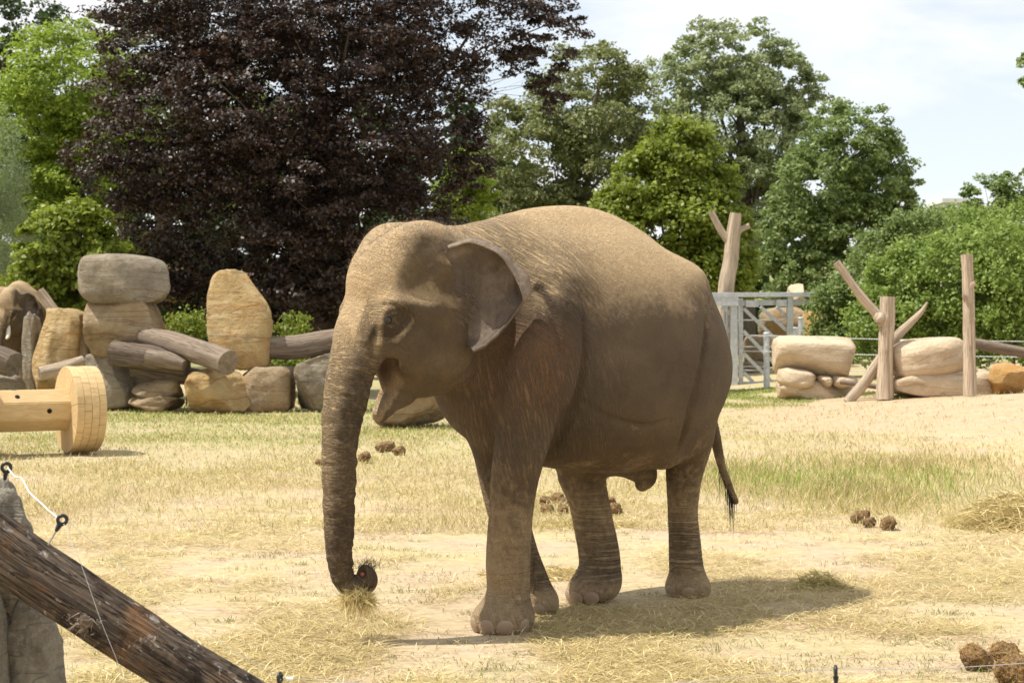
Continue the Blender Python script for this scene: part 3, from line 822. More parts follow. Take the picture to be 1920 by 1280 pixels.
    sel = np.nonzero((hq[:,0] > -.27) & (hq[:,0] < -.14) & (V[:,2] > 1.9) & (V[:,2] < 2.16) & (hq[:,1] > .2))[0]
    if len(sel):
        sel = sel[rs.randint(0, len(sel), 260)]
        strands('ear_hair', V[sel], N[sel]*.6 + np.array([-.8, 0, -.6]) + rs.normal(0, .3, (260, 3)), .03 + .04*rs.rand(260), .0013, M_BRISTLE, root, .3, .2, 3, 8)
    # red lining of the nostril
    bm = bmesh.new(); bmesh.ops.create_uvsphere(bm, u_segments=16, v_segments=8, radius=.017)
    link_mesh('nostril', bm_mesh('nostril', bm), M_GUM, root, to_b(HEAD.un(680, 1076, .072)))
    return root

ele = make_elephant()
tag(ele, 'brown Asian elephant dusted with sand, mid-stride, holding hay in its trunk', 'elephant')
print('elephant', time.time() - T0)
# ------------------------------------------------------------------ shared builders: tubes, logs, boulders
def tube_geo(path, radii, seg=14, rough=0.0, seed=0, flat=0.0, cap=True):
    """bent tapered round bar; returns verts, quads, along, around"""
    P = np.asarray(path, float); n = len(P); rad = np.asarray(radii, float)
    T = np.gradient(P, axis=0); T /= np.linalg.norm(T, axis=1, keepdims=True)
    up = np.array([0.13, 0.21, 0.97])
    if abs(T[0] @ up) > .9: up = np.array([0.9, 0.3, 0.1])
    S = np.cross(T, up); S /= np.linalg.norm(S, axis=1, keepdims=True); U = np.cross(S, T)
    L = np.concatenate([[0], np.cumsum(np.linalg.norm(np.diff(P, axis=0), axis=1))])
    a = np.arange(seg) * 2*math.pi/seg
    A, I = np.meshgrid(a, np.arange(n))
    r = rad[I]
    if rough:
        q = np.stack([np.cos(A)*1.7 + seed*3.1, np.sin(A)*1.7, L[I]/max(rad.max(), 1e-3)*.35], -1)
        q2 = np.stack([np.cos(A)*5 + seed, np.sin(A)*5, L[I]/max(rad.max(), 1e-3)*.30], -1)
        r = r * (1 + rough*(NZ.fbm(q, 3) + .5*NZ.fbm(q2, 2)))
    V = P[I] + (np.cos(A)*r)[..., None]*S[I] + (np.sin(A)*r*(1-flat))[..., None]*U[I]
    V = V.reshape(-1, 3); idx = np.arange(n*seg).reshape(n, seg); nx = np.roll(idx, -1, 1)
    Fq = np.stack([idx[:-1], nx[:-1], nx[1:], idx[1:]], -1).reshape(-1, 4)
    al = np.repeat(L, seg); ar = np.tile(a, n); end = np.zeros(len(V))
    if cap:
        for row, c, sgn in ((0, P[0], -1), (n-1, P[-1], 1)):
            k = len(V); ring = idx[row]
            inner = (V[ring] - c)*.55 + c + T[row]*sgn*rad[row]*.015
            V = np.vstack([V, V[ring], inner, [c + T[row]*sgn*rad[row]*.03]]); b = k + 2*seg
            i0, i1 = k + np.arange(seg), k + seg + np.arange(seg)
            q1 = np.stack([i0, np.roll(i0, -1), np.roll(i1, -1), i1], 1)
            q2 = np.stack([i1, np.roll(i1, -1), np.full(seg, b), np.full(seg, b)], 1)
            if sgn < 0: q1, q2 = q1[:, ::-1], q2[:, ::-1]
            Fq = np.vstack([Fq, q1]); 
            t = (i1, np.roll(i1, -1), np.full(seg, b))
            Fq = np.vstack([Fq, np.stack([t[0], t[1], t[2], t[2]], 1)]) if sgn > 0 else np.vstack([Fq, np.stack([t[1], t[0], t[2], t[2]], 1)])
            al = np.concatenate([al, np.full(2*seg+1, L[row])]); ar = np.concatenate([ar, a, a, [0]])
            end = np.concatenate([end, np.ones(seg), np.full(seg, .55), [0.02]])
    return V, Fq, al, ar, end

def poly_mesh(name, V, Fq):
    """quads whose last two corners coincide become triangles"""
    tri = Fq[:, 2] == Fq[:, 3]
    me = bpy.data.meshes.new(name)
    if not tri.any(): return np_mesh(name, V, Fq)
    q, t = Fq[~tri], Fq[tri][:, :3]
    me.vertices.add(len(V)); me.vertices.foreach_set('co', np.ascontiguousarray(V, np.float32).ravel())
    li = np.concatenate([q.ravel(), t.ravel()]).astype(np.int32)
    me.loops.add(len(li)); me.loops.foreach_set('vertex_index', li)
    st = np.concatenate([np.arange(len(q))*4, len(q)*4 + np.arange(len(t))*3]).astype(np.int32)
    me.polygons.add(len(st)); me.polygons.foreach_set('loop_start', st)
    me.update(calc_edges=True)
    return me

def tube_obj(name, path, radii, mat, parent=None, seg=14, rough=0.0, seed=0, n=8, flat=0.0, origin=True):
    path = np.asarray([tuple(p) for p in path], float); radii = np.asarray(radii, float)
    D = catmull(np.hstack([path, radii[:, None]]), n)
    V, Fq, al, ar, end = tube_geo(D[:, :3], np.maximum(D[:, 3], .0005), seg, rough, seed, flat)
    o0 = np.zeros(3)
    if origin and parent is None:
        o0 = D[np.argmin(D[:, 2]), :3].copy()
    me = poly_mesh(name, V - o0, Fq)
    float_attr(me, 'gl', al); float_attr(me, 'ga', ar); float_attr(me, 'ge', end)
    o = link_mesh(name, me, mat, parent)
    if parent is None: o.location = o0
    return o

def mat_wood(name, cols, grain=26, dark=(0.05, 0.04, 0.03), crack=0.5, patch=None, endc=(0.22, 0.18, 0.14), bump=0.012, gstretch=0.22):
    m = Mat(name, 0.88, 0.2)
    cx = m.new('ShaderNodeCombineXYZ')
    s_ = m.math('SINE', m.attr('ga')); c_ = m.math('COSINE', m.attr('ga'))
    m.l.new(m.math('MULTIPLY', s_, 1.0), cx.inputs[0]); m.l.new(m.math('MULTIPLY', c_, 1.0), cx.inputs[1]); m.l.new(m.math('MULTIPLY', m.attr('gl'), gstretch), cx.inputs[2])
    g = m.noise(cx.outputs[0], grain*.28, 6, 0.72, 0.9)
    g2 = m.noise(cx.outputs[0], 2.4, 3, 0.5)
    c = m.ramp(g, [(0.25, cols[0]), (0.5, cols[1]), (0.78, cols[2])])
    lines = m.math('ABSOLUTE', m.math('SUBTRACT', m.noise(cx.outputs[0], grain*.16, 4, 0.6, 0.6), 0.5))
    cr = m.ramp(lines, [(0.0, 1.0), (0.035, 0.0)])
    c = m.mix(m.math('MULTIPLY', cr, crack), c, dark)
    if patch:
        for pc, lo, hi, sc in patch:
            pm = m.ramp(m.noise(m.co(scale=(1, 1, 1)), sc, 4, 0.6, 0.4), [(lo, 0.0), (hi, 1.0)])
            c = m.mix(m.math('MULTIPLY', pm, 0.85), c, pc)
    rings = m.new('ShaderNodeTexWave', wave_type='BANDS'); rings.inputs['Scale'].default_value = 5.0
    ex = m.new('ShaderNodeCombineXYZ'); m.l.new(m.attr('ge'), ex.inputs[0]); m.l.new(ex.outputs[0], rings.inputs['Vector'])
    ec = m.mix(m.ramp(rings.outputs['Fac'], [(0.2, 0.0), (0.8, 0.5)]), endc, tuple(x*.6 for x in endc))
    ec = m.mix(m.ramp(m.noise(m.co(), 18, 4), [(0.4, 0.0), (0.7, 0.6)]), ec, tuple(x*.45 for x in endc))
    c = m.mix(m.ramp(m.attr('ge'), [(0.0, 0.0), (0.01, 1.0)]), c, ec)
    hgt = m.math('ADD', m.math('MULTIPLY', g, bump), m.math('MULTIPLY', cr, -bump*.9))
    return m.done(c, m.bump(hgt, 0.8, 1.0))

def mat_rock(name, cols, lichen=(0.40, 0.38, 0.32), stain=(0.30, 0.15, 0.05), lich=0.5, st=0.4, bump=1.0, scale=1.0):
    m = Mat(name, 0.93, 0.15)
    oi = m.new('ShaderNodeObjectInfo')
    off = m.new('ShaderNodeVectorMath', operation='ADD')
    mul = m.math('MULTIPLY', oi.outputs['Random'], 31.0)
    m.l.new(m.co(), off.inputs[0]); m.l.new(mul, off.inputs[1]); v = off.outputs[0]
    a = m.noise(v, 1.9*scale, 6, 0.62, 0.5); b = m.noise(v, 9*scale, 6, 0.68, 0.3); g = m.noise(v, 42*scale, 5, 0.72)
    strat = m.new('ShaderNodeMapping'); strat.inputs['Scale'].default_value = (0.35, 0.35, 2.6); strat.inputs['Rotation'].default_value = (0.15, 0.25, 0); m.l.new(v, strat.inputs['Vector'])
    s = m.noise(strat.outputs[0], 3.2*scale, 5, 0.6, 0.4)
    c = m.ramp(a, [(0.28, cols[0]), (0.5, cols[1]), (0.74, cols[2])])
    c = m.mix(m.ramp(s, [(0.52, 0.0), (0.72, st)]), c, stain)
    c = m.mix(m.ramp(b, [(0.50, 0.0), (0.72, lich)]), c, lichen)
    c = m.mix(m.ramp(g, [(0.30, 0.45), (0.48, 0.0)]), c, tuple(x*.4 for x in cols[0]))
    ck = m.math('ABSOLUTE', m.math('SUBTRACT', m.noise(strat.outputs[0], 0.9*scale, 2, 0.5, 0.3), 0.5))
    crack = m.ramp(ck, [(0.0, 1.0), (0.008, 0.0)])
    c = m.mix(m.math('MULTIPLY', crack, 0.4), c, tuple(x*.3 for x in cols[0]))
    h = m.math('ADD', m.math('MULTIPLY', b, 0.13*bump), m.math('MULTIPLY', g, 0.035*bump))
    h = m.math('SUBTRACT', h, m.math('MULTIPLY', crack, 0.03*bump))
    h = m.math('ADD', h, m.math('MULTIPLY', s, 0.10*bump))
    return m.done(c, m.bump(h, 0.8, 1.0))

_ico = {}
def rock_geo(size, seed, sq=3.0, rough=0.10, cuts=6, taper=1.0, lean=0.0, sub=4, prof=None):
    if sub not in _ico:
        bm = bmesh.new(); bmesh.ops.create_icosphere(bm, subdivisions=sub, radius=1.0)
        _ico[sub] = (np.array([v.co[:] for v in bm.verts]), np.array([[v.index for v in f.verts] for f in bm.faces])); bm.free()
    D, Fc = _ico[sub]; rs = np.random.RandomState(seed)
    k = (np.abs(D)**sq).sum(1)**(-1/sq)
    P = D * k[:, None]
    P = P * (1 + rough*1.3*NZ.fbm(D*1.3 + seed*5.7, 3))[:, None]
    for _ in range(cuts):
        n = rs.normal(0, 1, 3); n /= np.linalg.norm(n)
        off = rs.uniform(.72, .98)
        h = P @ n - off
        P = P - np.outer(np.where(h > 0, h*.9, 0), n)
    P = P * (1 + rough*.55*NZ.fbm(P*3.2 + seed*2.3, 4))[:, None]
    # broken faces: small chips knocked off along a handful of cleavage directions
    for _ in range(cuts):
        n = rs.normal(0, 1, 3); n /= np.linalg.norm(n); c = D[rs.randint(len(D))]
        near = np.linalg.norm(D - c, axis=1) < rs.uniform(.35, .6)
        if near.any():
            lim = np.quantile(P[near] @ c, .55); h = P @ c - lim
            P = P - np.outer(np.where(near & (h > 0), h*.8, 0), c)
    rid = 1 - np.abs(NZ.fbm(P*2.4 + seed*1.7, 4))*2.4
    P = P + D * (rough*.30*(rid - .5))[:, None]
    P = P + D * (rough*.22*NZ.fbm(P*9 + seed, 4, .6))[:, None]
    # fill the wanted box
    lo, hi = P.min(0), P.max(0)
    P = (P - (lo+hi)/2) / ((hi-lo)/2)
    t = (P[:, 2] + 1)/2
    P[:, 0] = P[:, 0]*(1 + (taper-1)*t) + lean*(t - .5)
    P[:, 1] = P[:, 1]*(1 + (taper-1)*t*.6)
    P = P * np.array(size)/2
    if prof is not None:      # rows: height fraction, left edge, right edge as fractions of the width
        q = np.array(prof, float); q = catmull(q[np.argsort(q[:, 0])], 4); tt = P[:, 2]/size[2] + .5
        l, r = np.interp(tt, q[:, 0], q[:, 1]), np.interp(tt, q[:, 0], q[:, 2])
        rel = P[:, 0]/size[0] + .5
        P[:, 0] = (l + rel*(r - l) - .5)*size[0]
    return P, Fc

def rock(name, box, d, mat, seed, depth=None, rz=0.0, ry=0.0, parent=None, outline=None, **kw):
    """a boulder that fills a pixel box at depth d, with its own thickness"""
    x0, y0, x1, y1 = box
    a, b = at(x0, y0, d), at(x1, y1, d)
    w, h = b.x - a.x, a.z - b.z
    dep = depth if depth else .8*max(w, .6*h)
    if outline: kw['prof'] = [((y1 - y)/(y1 - y0), (l - x0)/(x1 - x0), (r - x0)/(x1 - x0)) for y, l, r in outline]
    V, Fc = rock_geo((w, dep, h), seed, **kw)
    o = link_mesh(name, np_mesh(name, V, Fc), mat, parent)
    o.location = ((a.x + b.x)/2, d + dep*.15, (a.z + b.z)/2)
    o.rotation_euler = (0, ry, rz)
    return o

M_ROCK_TAN = mat_rock('sandstone_tan', [(0.24, 0.175, 0.105), (0.38, 0.285, 0.175), (0.50, 0.395, 0.255)], (0.42, 0.39, 0.32), (0.36, 0.19, 0.07), 0.5, 0.75)
M_ROCK_OCHRE = mat_rock('sandstone_ochre', [(0.34, 0.225, 0.10), (0.50, 0.355, 0.165), (0.60, 0.46, 0.255)], (0.52, 0.47, 0.36), (0.42, 0.19, 0.055), 0.35, 0.7)
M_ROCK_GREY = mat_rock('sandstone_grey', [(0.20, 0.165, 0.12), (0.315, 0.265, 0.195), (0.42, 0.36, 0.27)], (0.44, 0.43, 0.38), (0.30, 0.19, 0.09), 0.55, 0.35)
M_ROCK_BEIGE = mat_rock('boulder_beige', [(0.48, 0.375, 0.25), (0.60, 0.48, 0.335), (0.67, 0.55, 0.395)], (0.54, 0.46, 0.35), (0.40, 0.28, 0.17), 0.25, 0.3, 0.55)
M_ROCK_RUST = mat_rock('sandstone_rust', [(0.38, 0.19, 0.06), (0.52, 0.32, 0.12), (0.58, 0.42, 0.22)], (0.50, 0.42, 0.28), (0.48, 0.17, 0.03), 0.4, 0.9)
M_STONE = mat_rock('rough_grey_stone', [(0.17, 0.15, 0.12), (0.29, 0.26, 0.205), (0.41, 0.37, 0.29)], (0.50, 0.47, 0.40), (0.16, 0.14, 0.11), 0.7, 0.3, 0.38, 4.0)
M_LOG_GREY = mat_wood('weathered_log', [(0.13, 0.095, 0.065), (0.25, 0.195, 0.145), (0.38, 0.31, 0.24)], endc=(0.30, 0.235, 0.165))
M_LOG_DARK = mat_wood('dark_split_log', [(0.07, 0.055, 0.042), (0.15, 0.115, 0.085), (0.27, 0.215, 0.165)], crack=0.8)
M_DEAD = mat_wood('bare_dead_wood', [(0.38, 0.295, 0.21), (0.54, 0.43, 0.315), (0.64, 0.54, 0.415)], grain=18, crack=0.35, dark=(0.16, 0.115, 0.08), patch=[((0.30, 0.22, 0.16), 0.55, 0.75, 2.2)], endc=(0.42, 0.33, 0.23), bump=0.02)
M_LOG_NEAR = mat_wood('barkless_fence_log', [(0.030, 0.022, 0.017), (0.105, 0.078, 0.056), (0.26, 0.205, 0.155)], grain=40, crack=0.95, dark=(0.012, 0.009, 0.007),
                      patch=[((0.25, 0.125, 0.05), 0.56, 0.74, 3.5), ((0.018, 0.013, 0.010), 0.54, 0.66, 6.0), ((0.46, 0.42, 0.37), 0.60, 0.70, 21.0), ((0.055, 0.032, 0.022), 0.60, 0.66, 9.0)], bump=0.016, gstretch=0.55)

# ------------------------------------------------------------------ rock pile on the left
G_ROCK = 'rocks of the boulder wall'
def R_(name, lab, box, d, mat, seed, cat='rock', **kw):
    kw.setdefault('sub', 5 if (box[2] - box[0])*(box[3] - box[1]) > 9000 else 4)
    return tag(rock(name, box, d, mat, seed, **kw), lab, cat, G_ROCK)
R_('boulder', 'long rounded grey-tan boulder lying on top of the tallest rock stack', (132, 474, 319, 573), 36.9, M_ROCK_GREY, 3, cat='boulder', sq=5, rough=.05, cuts=4, depth=1.7, outline=[(476, 165, 262), (484, 142, 300), (500, 133, 316), (535, 132, 318), (556, 140, 312), (570, 160, 296)])
R_('rock_block', 'square sandstone block carrying the long rounded boulder', (161, 560, 308, 672), 37.0, M_ROCK_TAN, 14, sq=14, rough=.05, cuts=5, depth=1.6, outline=[(562, 166, 286), (580, 163, 296), (610, 163, 302), (640, 163, 306), (668, 172, 300)])
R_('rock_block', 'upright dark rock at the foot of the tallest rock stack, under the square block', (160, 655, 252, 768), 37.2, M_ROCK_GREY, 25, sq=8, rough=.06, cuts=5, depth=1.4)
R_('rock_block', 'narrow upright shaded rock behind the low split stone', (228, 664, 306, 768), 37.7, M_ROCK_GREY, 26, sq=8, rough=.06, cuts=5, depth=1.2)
R_('rock_slab', 'broad upright ochre rock slab behind the wooden roller', (52, 577, 163, 745), 37.6, M_ROCK_OCHRE, 31, sq=12, rough=.06, cuts=5, depth=1.0, outline=[(578, 66, 140), (590, 66, 158), (610, 63, 162), (650, 58, 156), (700, 54, 158), (744, 52, 160)])
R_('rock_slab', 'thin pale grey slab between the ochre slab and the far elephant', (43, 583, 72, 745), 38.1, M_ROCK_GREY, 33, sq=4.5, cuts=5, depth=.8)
R_('rock_block', 'small wedge of rock jammed between ochre slab and square block', (146, 622, 172, 690), 37.6, M_ROCK_TAN, 34, sq=4, cuts=5, depth=.6)
R_('standing_stone', 'tall standing yellow sandstone with a rounded grey top', (387, 504, 508, 694), 36.9, M_ROCK_OCHRE, 42, cat='standing stone', sq=10, rough=.07, cuts=5, depth=1.15, outline=[(504, 398, 482), (514, 392, 488), (535, 388, 498), (565, 386, 509), (600, 388, 509), (640, 394, 508), (694, 400, 508)])
R_('boulder', 'low rounded yellow boulder under the end of the sawn log', (332, 689, 474, 779), 35.9, M_ROCK_OCHRE, 53, cat='boulder', sq=4, rough=.10, cuts=6, depth=1.6, outline=[(691, 370, 424), (700, 352, 446), (720, 340, 460), (745, 335, 468), (778, 334, 474)])
R_('rock_block', 'broad tan block carrying the tall standing stone', (424, 686, 549, 773), 36.7, M_ROCK_TAN, 54, sq=9, rough=.05, cuts=4, depth=1.5)
R_('rock_block', 'pale angular rock under the right end of the grey log', (549, 655, 655, 770), 36.6, M_ROCK_GREY, 65, sq=6, rough=.10, cuts=8, depth=1.4, outline=[(656, 596, 655), (668, 566, 655), (700, 552, 655), (768, 550, 655)])
R_('rock_block', 'tan rock on the grass seen between trunk and foreleg of the elephant', (688, 690, 852, 803), 31.3, M_ROCK_TAN, 76, sq=5, rough=.11, cuts=8, depth=1.5, outline=[(692, 730, 800), (735, 706, 840), (770, 694, 848), (802, 690, 851)])
R_('stone', 'small grey stone on the grass beside the rock behind the chin', (868, 786, 900, 806), 31.0, M_ROCK_GREY, 77, cat='stone', sq=2.6, depth=.4, sub=4)
R_('stone', 'flat shaded stone resting on another beside the low yellow boulder', (246, 710, 342, 748), 36.4, M_ROCK_TAN, 86, cat='stone', sq=6, rough=.1, cuts=7, depth=1.0)
R_('stone', 'lower of two flat shaded stones beside the low yellow boulder', (238, 738, 338, 771), 36.3, M_ROCK_TAN, 87, cat='stone', sq=7, rough=.09, cuts=7, depth=1.1)
R_('boulder', 'small grey boulder at the feet of the far elephant', (-30, 698, 43, 752), 36.6, M_ROCK_GREY, 95, cat='boulder', sq=2.8, rough=.09, depth=.9)
R_('far_rock', 'reddish rock partly hidden by the copper beech behind the standing stone', (285, 520, 356, 640), 47.0, M_ROCK_RUST, 96, sq=3.4, rough=.12, depth=1.5)
R_('far_rock', 'pinkish rock top showing through the copper beech behind the long boulder', (296, 492, 350, 530), 48.5, M_ROCK_TAN, 97, sq=3.0, rough=.12, depth=1.2)

def log(name, lab, pts, rad, mat, seed, cat='log', group=None, rough=.12, seg=20, n=10, d=None):
    P = [tuple(at(*p)) for p in pts]
    return tag(tube_obj(name, P, rad, mat, seg=seg, rough=rough, seed=seed, n=n), lab, cat, group)
G_LOG = 'logs on the boulder wall'
log('sawn_log', 'sawn grey log lying aslant across the low yellow boulder', [(268, 629, 36.6), (330, 646, 36.1), (385, 664, 35.6), (428, 680, 35.1)], [.20, .245, .255, .25], M_LOG_GREY, 2, group=G_LOG)
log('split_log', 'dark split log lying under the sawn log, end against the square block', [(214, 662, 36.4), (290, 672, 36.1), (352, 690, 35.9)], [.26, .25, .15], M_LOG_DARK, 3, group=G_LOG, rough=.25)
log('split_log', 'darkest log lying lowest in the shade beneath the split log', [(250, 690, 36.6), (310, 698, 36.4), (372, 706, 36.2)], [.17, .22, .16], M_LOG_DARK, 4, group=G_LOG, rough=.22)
log('split_beam', 'short split beam with a square end on top of the dark split log', [(276, 668, 35.8), (318, 676, 35.7), (346, 684, 35.6)], [.15, .16, .10], M_LOG_GREY, 5, group=G_LOG, rough=.2)
log('grey_log', 'silver grey log leading from the standing stone behind the elephant trunk', [(500, 653, 37.0), (560, 650, 37.2), (640, 634, 37.5), (760, 618, 38.2)], [.23, .25, .22, .2], M_LOG_GREY, 6, group=G_LOG)
log('log_stub', 'short log stub leaning up behind the ochre slab', [(118, 606, 38.6), (92, 572, 38.6), (72, 546, 38.6)], [.12, .12, .125], M_DEAD, 7, group=G_LOG)
log('log_butt', 'dark chunky log butt in front of the far elephant', [(-60, 662, 36.2), (-10, 672, 36.0), (26, 684, 35.8)], [.26, .28, .25], M_LOG_DARK, 8, group=G_LOG, rough=.2)
log('pale_branch', 'pale barkless branch propped against the foot of the ochre slab', [(74, 700, 36.4), (110, 692, 36.6), (156, 676, 36.9)], [.13, .135, .11], M_DEAD, 9, group=G_LOG)

# ------------------------------------------------------------------ boulders and dead trunks on the right
G_B = 'beige boulders beside the dead trunks'
def B_(name, lab, box, d, seed, mat=M_ROCK_BEIGE, **kw):
    return tag(rock(name, box, d, mat, seed, **kw), lab, 'boulder', G_B)
B_('boulder', 'big smooth beige boulder on top of the stack beside the steel gate', (1454, 629, 1611, 711), 41.0, 104, sq=5, rough=.05, cuts=4, depth=1.7)
B_('boulder', 'flat beige boulder at the bottom of the stack beside the steel gate', (1461, 712, 1612, 762), 41.1, 112, sq=7, rough=.05, cuts=3, depth=1.7)
B_('wedge_stone', 'long wedge stone squeezed between the two stacked beige boulders', (1459, 690, 1530, 728), 40.8, 113, sq=3, rough=.08, cuts=3, depth=1.4, ry=.15, sub=4)
B_('wedge_stone', 'smallest wedge stone in the middle of the joint between stacked boulders', (1529, 703, 1560, 727), 40.8, 114, sq=3, rough=.08, cuts=3, depth=1.3, sub=4)
B_('wedge_stone', 'wedge stone at the forked trunk end of the joint between stacked boulders', (1556, 702, 1608, 728), 40.8, 115, sq=3, rough=.08, cuts=3, depth=1.3, sub=4)
B_('boulder', 'long sloping beige boulder between the forked trunk and the tall post', (1669, 632, 1815, 710), 38.6, 126, sq=3.2, rough=.05, cuts=3, depth=1.6, ry=-.13)
B_('boulder', 'long low beige boulder under the sloping one, by the tall post', (1668, 690, 1862, 752), 38.7, 127, sq=6, rough=.05, cuts=3, depth=1.7)
B_('orange_rock', 'rust orange angular rock beside the low beige boulder', (1852, 680, 1945, 748), 38.2, 130, mat=M_ROCK_RUST, sq=3.8, rough=.12, cuts=9, depth=1.2)
# dead trunks
def dead_tree(lab, d, main, branches, seed):
    base = at(*main[0][:2], d); r = empty('dead_trunk', (base.x, base.y, base.z))
    def part(name, rows, sd):
        P = [np.array(at(a, b, d + (e if len(q) else 0)) if True else 0) - np.array(base) for a, b, w, e, *q in [(x[0], x[1], x[2], x[3] if len(x) > 3 else 0.0, 1) for x in rows]]
        return tube_obj(name, P, [x[2] for x in rows], M_DEAD, parent=r, seg=18, rough=.10, seed=sd, n=8)
    part('trunk', main, seed)
    for i, b in enumerate(branches): part('branch', b, seed + 1 + i)
    tag(r, lab, 'dead tree', 'bare dead trunks set up in the yard')
    return r
px = 38.4/3300
dead_tree('dead forked trunk with one long slanting limb beside the sloping boulder', 38.4,
          [(1659, 748, .20), (1660, 690, .165), (1661, 640, .165), (1663, 600, .165), (1664, 556, .155)], [[(1657, 606, .14), (1640, 584, .11), (1618, 560, .10), (1592, 524, .085), (1568, 492, .09)], [(1650, 592, .13, -.05), (1648, 600, .12, -.12), (1646, 606, .05, -.15)]], 11)
dead_tree('tall straight dead post with knots beside the long low boulder', 37.6,
          [(1819, 742, .155), (1818, 690, .135), (1817, 620, .13), (1816, 560, .125), (1814, 500, .125), (1813, 477, .13)], [[(1816, 545, .06), (1822, 535, .06, -.1), (1829, 530, .035, -.14)], [(1810, 560, .05, -.05), (1808, 556, .045, -.12), (1806, 552, .03, -.14)]], 21)
dead_tree('dead trunk with two short limbs standing behind the steel gate', 51.9,
          [(1354, 728, .26), (1357, 640, .24), (1362, 540, .235), (1370, 490, .22), (1374, 445, .215), (1380, 400, .165)], [[(1366, 452, .13), (1354, 436, .11), (1344, 418, .10), (1333, 397, .095)], [(1378, 440, .10), (1390, 430, .085), (1405, 423, .085)]], 31)
log('leaning_limb', 'curved barkless limb leaning against the dead forked trunk', [(1588, 754, 38.75), (1620, 718, 38.75), (1655, 668, 38.75), (1678, 634, 38.75), (1706, 606, 38.75), (1728, 584, 38.75), (1739, 566, 38.75)], [.11, .125, .125, .115, .085, .055, .02], M_DEAD, 41, 'branch', seg=14)
log('lying_limb', 'grey barkless log lying behind the tall dead post', [(1826, 642, 39.5), (1860, 650, 39.5), (1900, 657, 39.5), (1990, 672, 39.5)], [.10, .13, .125, .11], M_LOG_GREY, 42, 'branch', seg=14)
log('short_branch', 'short stub of branch wedged at the foot of the stacked boulders', [(1576, 716, 39.6), (1610, 720, 39.4), (1652, 726, 39.2)], [.05, .06, .055], M_LOG_GREY, 43, 'branch', seg=10)

# ------------------------------------------------------------------ steel gate and cable fence
def mat_steel():
    m = Mat('galvanised_steel', 0.45, 0.5); m.b.inputs['Metallic'].default_value = 0.35
    n = m.noise(m.co(), 9, 5, 0.65)
    return m.done(m.ramp(n, [(0.3, (0.40, 0.42, 0.43)), (0.7, (0.60, 0.62, 0.63))]), m.bump(m.noise(m.co(), 60, 3), 0.2, 0.003))
M_STEEL = mat_steel()
def box_between(name, a, b, w, dep, mat, parent, bevel=.006):
    """square bar from a to b (points), w wide in the picture plane, dep deep"""
    a, b = Vector(a), Vector(b); v = b - a
    bm = bmesh.new(); bmesh.ops.create_cube(bm, size=1.0)
    bmesh.ops.scale(bm, vec=(w, dep, v.length), verts=bm.verts)
    bmesh.ops.bevel(bm, geom=bm.edges[:], offset=bevel, segments=1, affect='EDGES')
    o = link_mesh(name, bm_mesh(name, bm), mat, parent, smooth=False)
    o.location = (a + b)/2
    y = Vector((0, 1, 0)); z = v.normalized(); x = y.cross(z).normalized(); y2 = z.cross(x)
    o.rotation_euler = Matrix((x, y2, z)).transposed().to_euler()
    return o
def make_gate():
    d = 51.0; o0 = at(1382, 728, d); o0.z = 0
    g = empty('steel_gate', o0)
    p = lambda x, y, e=0.0: at(x, y, d + e) - o0
    box_between('post', p(1376, 730), p(1376, 556), .20, .2, M_STEEL, g)
    box_between('post', p(1389, 729, .25), p(1389, 560, .25), .12, .15, M_STEEL, g)
    box_between('post', p(1481, 700), p(1481, 557), .17, .2, M_STEEL, g)
    box_between('top_rail', p(1300, 553, -.03), p(1545, 552, -.03), .13, .30, M_STEEL, g)
    box_between('header_beam', p(1300, 565, -.05), p(1384, 565, -.05), .26, .24, M_STEEL, g)
    box_between('lower_header', p(1384, 568, .1), p(1530, 566, .1), .16, .12, M_STEEL, g)
    box_between('bottom_rail', p(1300, 719, .2), p(1475, 718, .2), .10, .12, M_STEEL, g)
    box_between('roller', p(1398, 569, -.1), p(1422, 569, -.1), .20, .10, M_STEEL, g)
    box_between('roller', p(1455, 568, -.1), p(1475, 568, -.1), .20, .10, M_STEEL, g)
    rows = [(1394, 578, 1475, 655), (1394, 620, 1470, 700), (1394, 662, 1448, 716), (1426, 575, 1478, 622), (1456, 575, 1480, 598), (1394, 698, 1412, 716),
            (1345, 640, 1370, 664), (1345, 596, 1370, 622), (1345, 680, 1370, 704), (1352, 574, 1372, 590)]
    for i, (a, b, c, e) in enumerate(rows): box_between('brace', p(a, b, .22), p(c, e, .22), .095, .07, M_STEEL, g)
    for x in (1357, 1363): box_between('upright', p(x, 718, .35), p(x, 575, .35), .05, .06, M_STEEL, g)
    for y in (600, 650, 694): box_between('cross_bar', p(1300, y, .4), p(1470, y, .4), .035, .05, M_STEEL, g)
    tag(g, 'grey galvanised steel gate with diagonal braces behind the elephant rump', 'gate')
make_gate()
def wire(name, lab, pts, r, mat, cat='wire', group=None, n=8):
    P = [tuple(p) for p in pts]
    return tag(tube_obj(name, P, [r]*len(P), mat, seg=6, n=n), lab, cat, group)
def fence_post(lab, x, y0, y1, d, r):
    a, b = at(x, y1, d), at(x, y0, d)
    o = empty('fence_post', (a.x, a.y, a.z)); h = (b - a).length
    tube_obj('pole', [(0, 0, 0), (0, 0, h*.5), (0, 0, h)], [r, r, r], M_STEEL, parent=o, seg=14, n=2)
    tube_obj('cap', [(0, 0, h - .01), (0, 0, h + .03), (0, 0, h + .05)], [r*1.15, r*1.15, r*.7], M_STEEL, parent=o, seg=14, n=2)
    for k, yy in enumerate((.22, .50, .80)): box_between('cable_clamp', Vector((-.04, -r, h*yy)), Vector((.04, -r, h*yy)), .06, .06, M_STEEL, o)
    tag(o, lab, 'post', 'steel cable fence posts')
fence_post('round steel cable fence post standing in front of the gate', 1437.5, 626, 732, 47.2, .085)
fence_post('round steel fence post beyond the gate, above the stacked boulders', 1502, 597, 712, 57.0, .10)
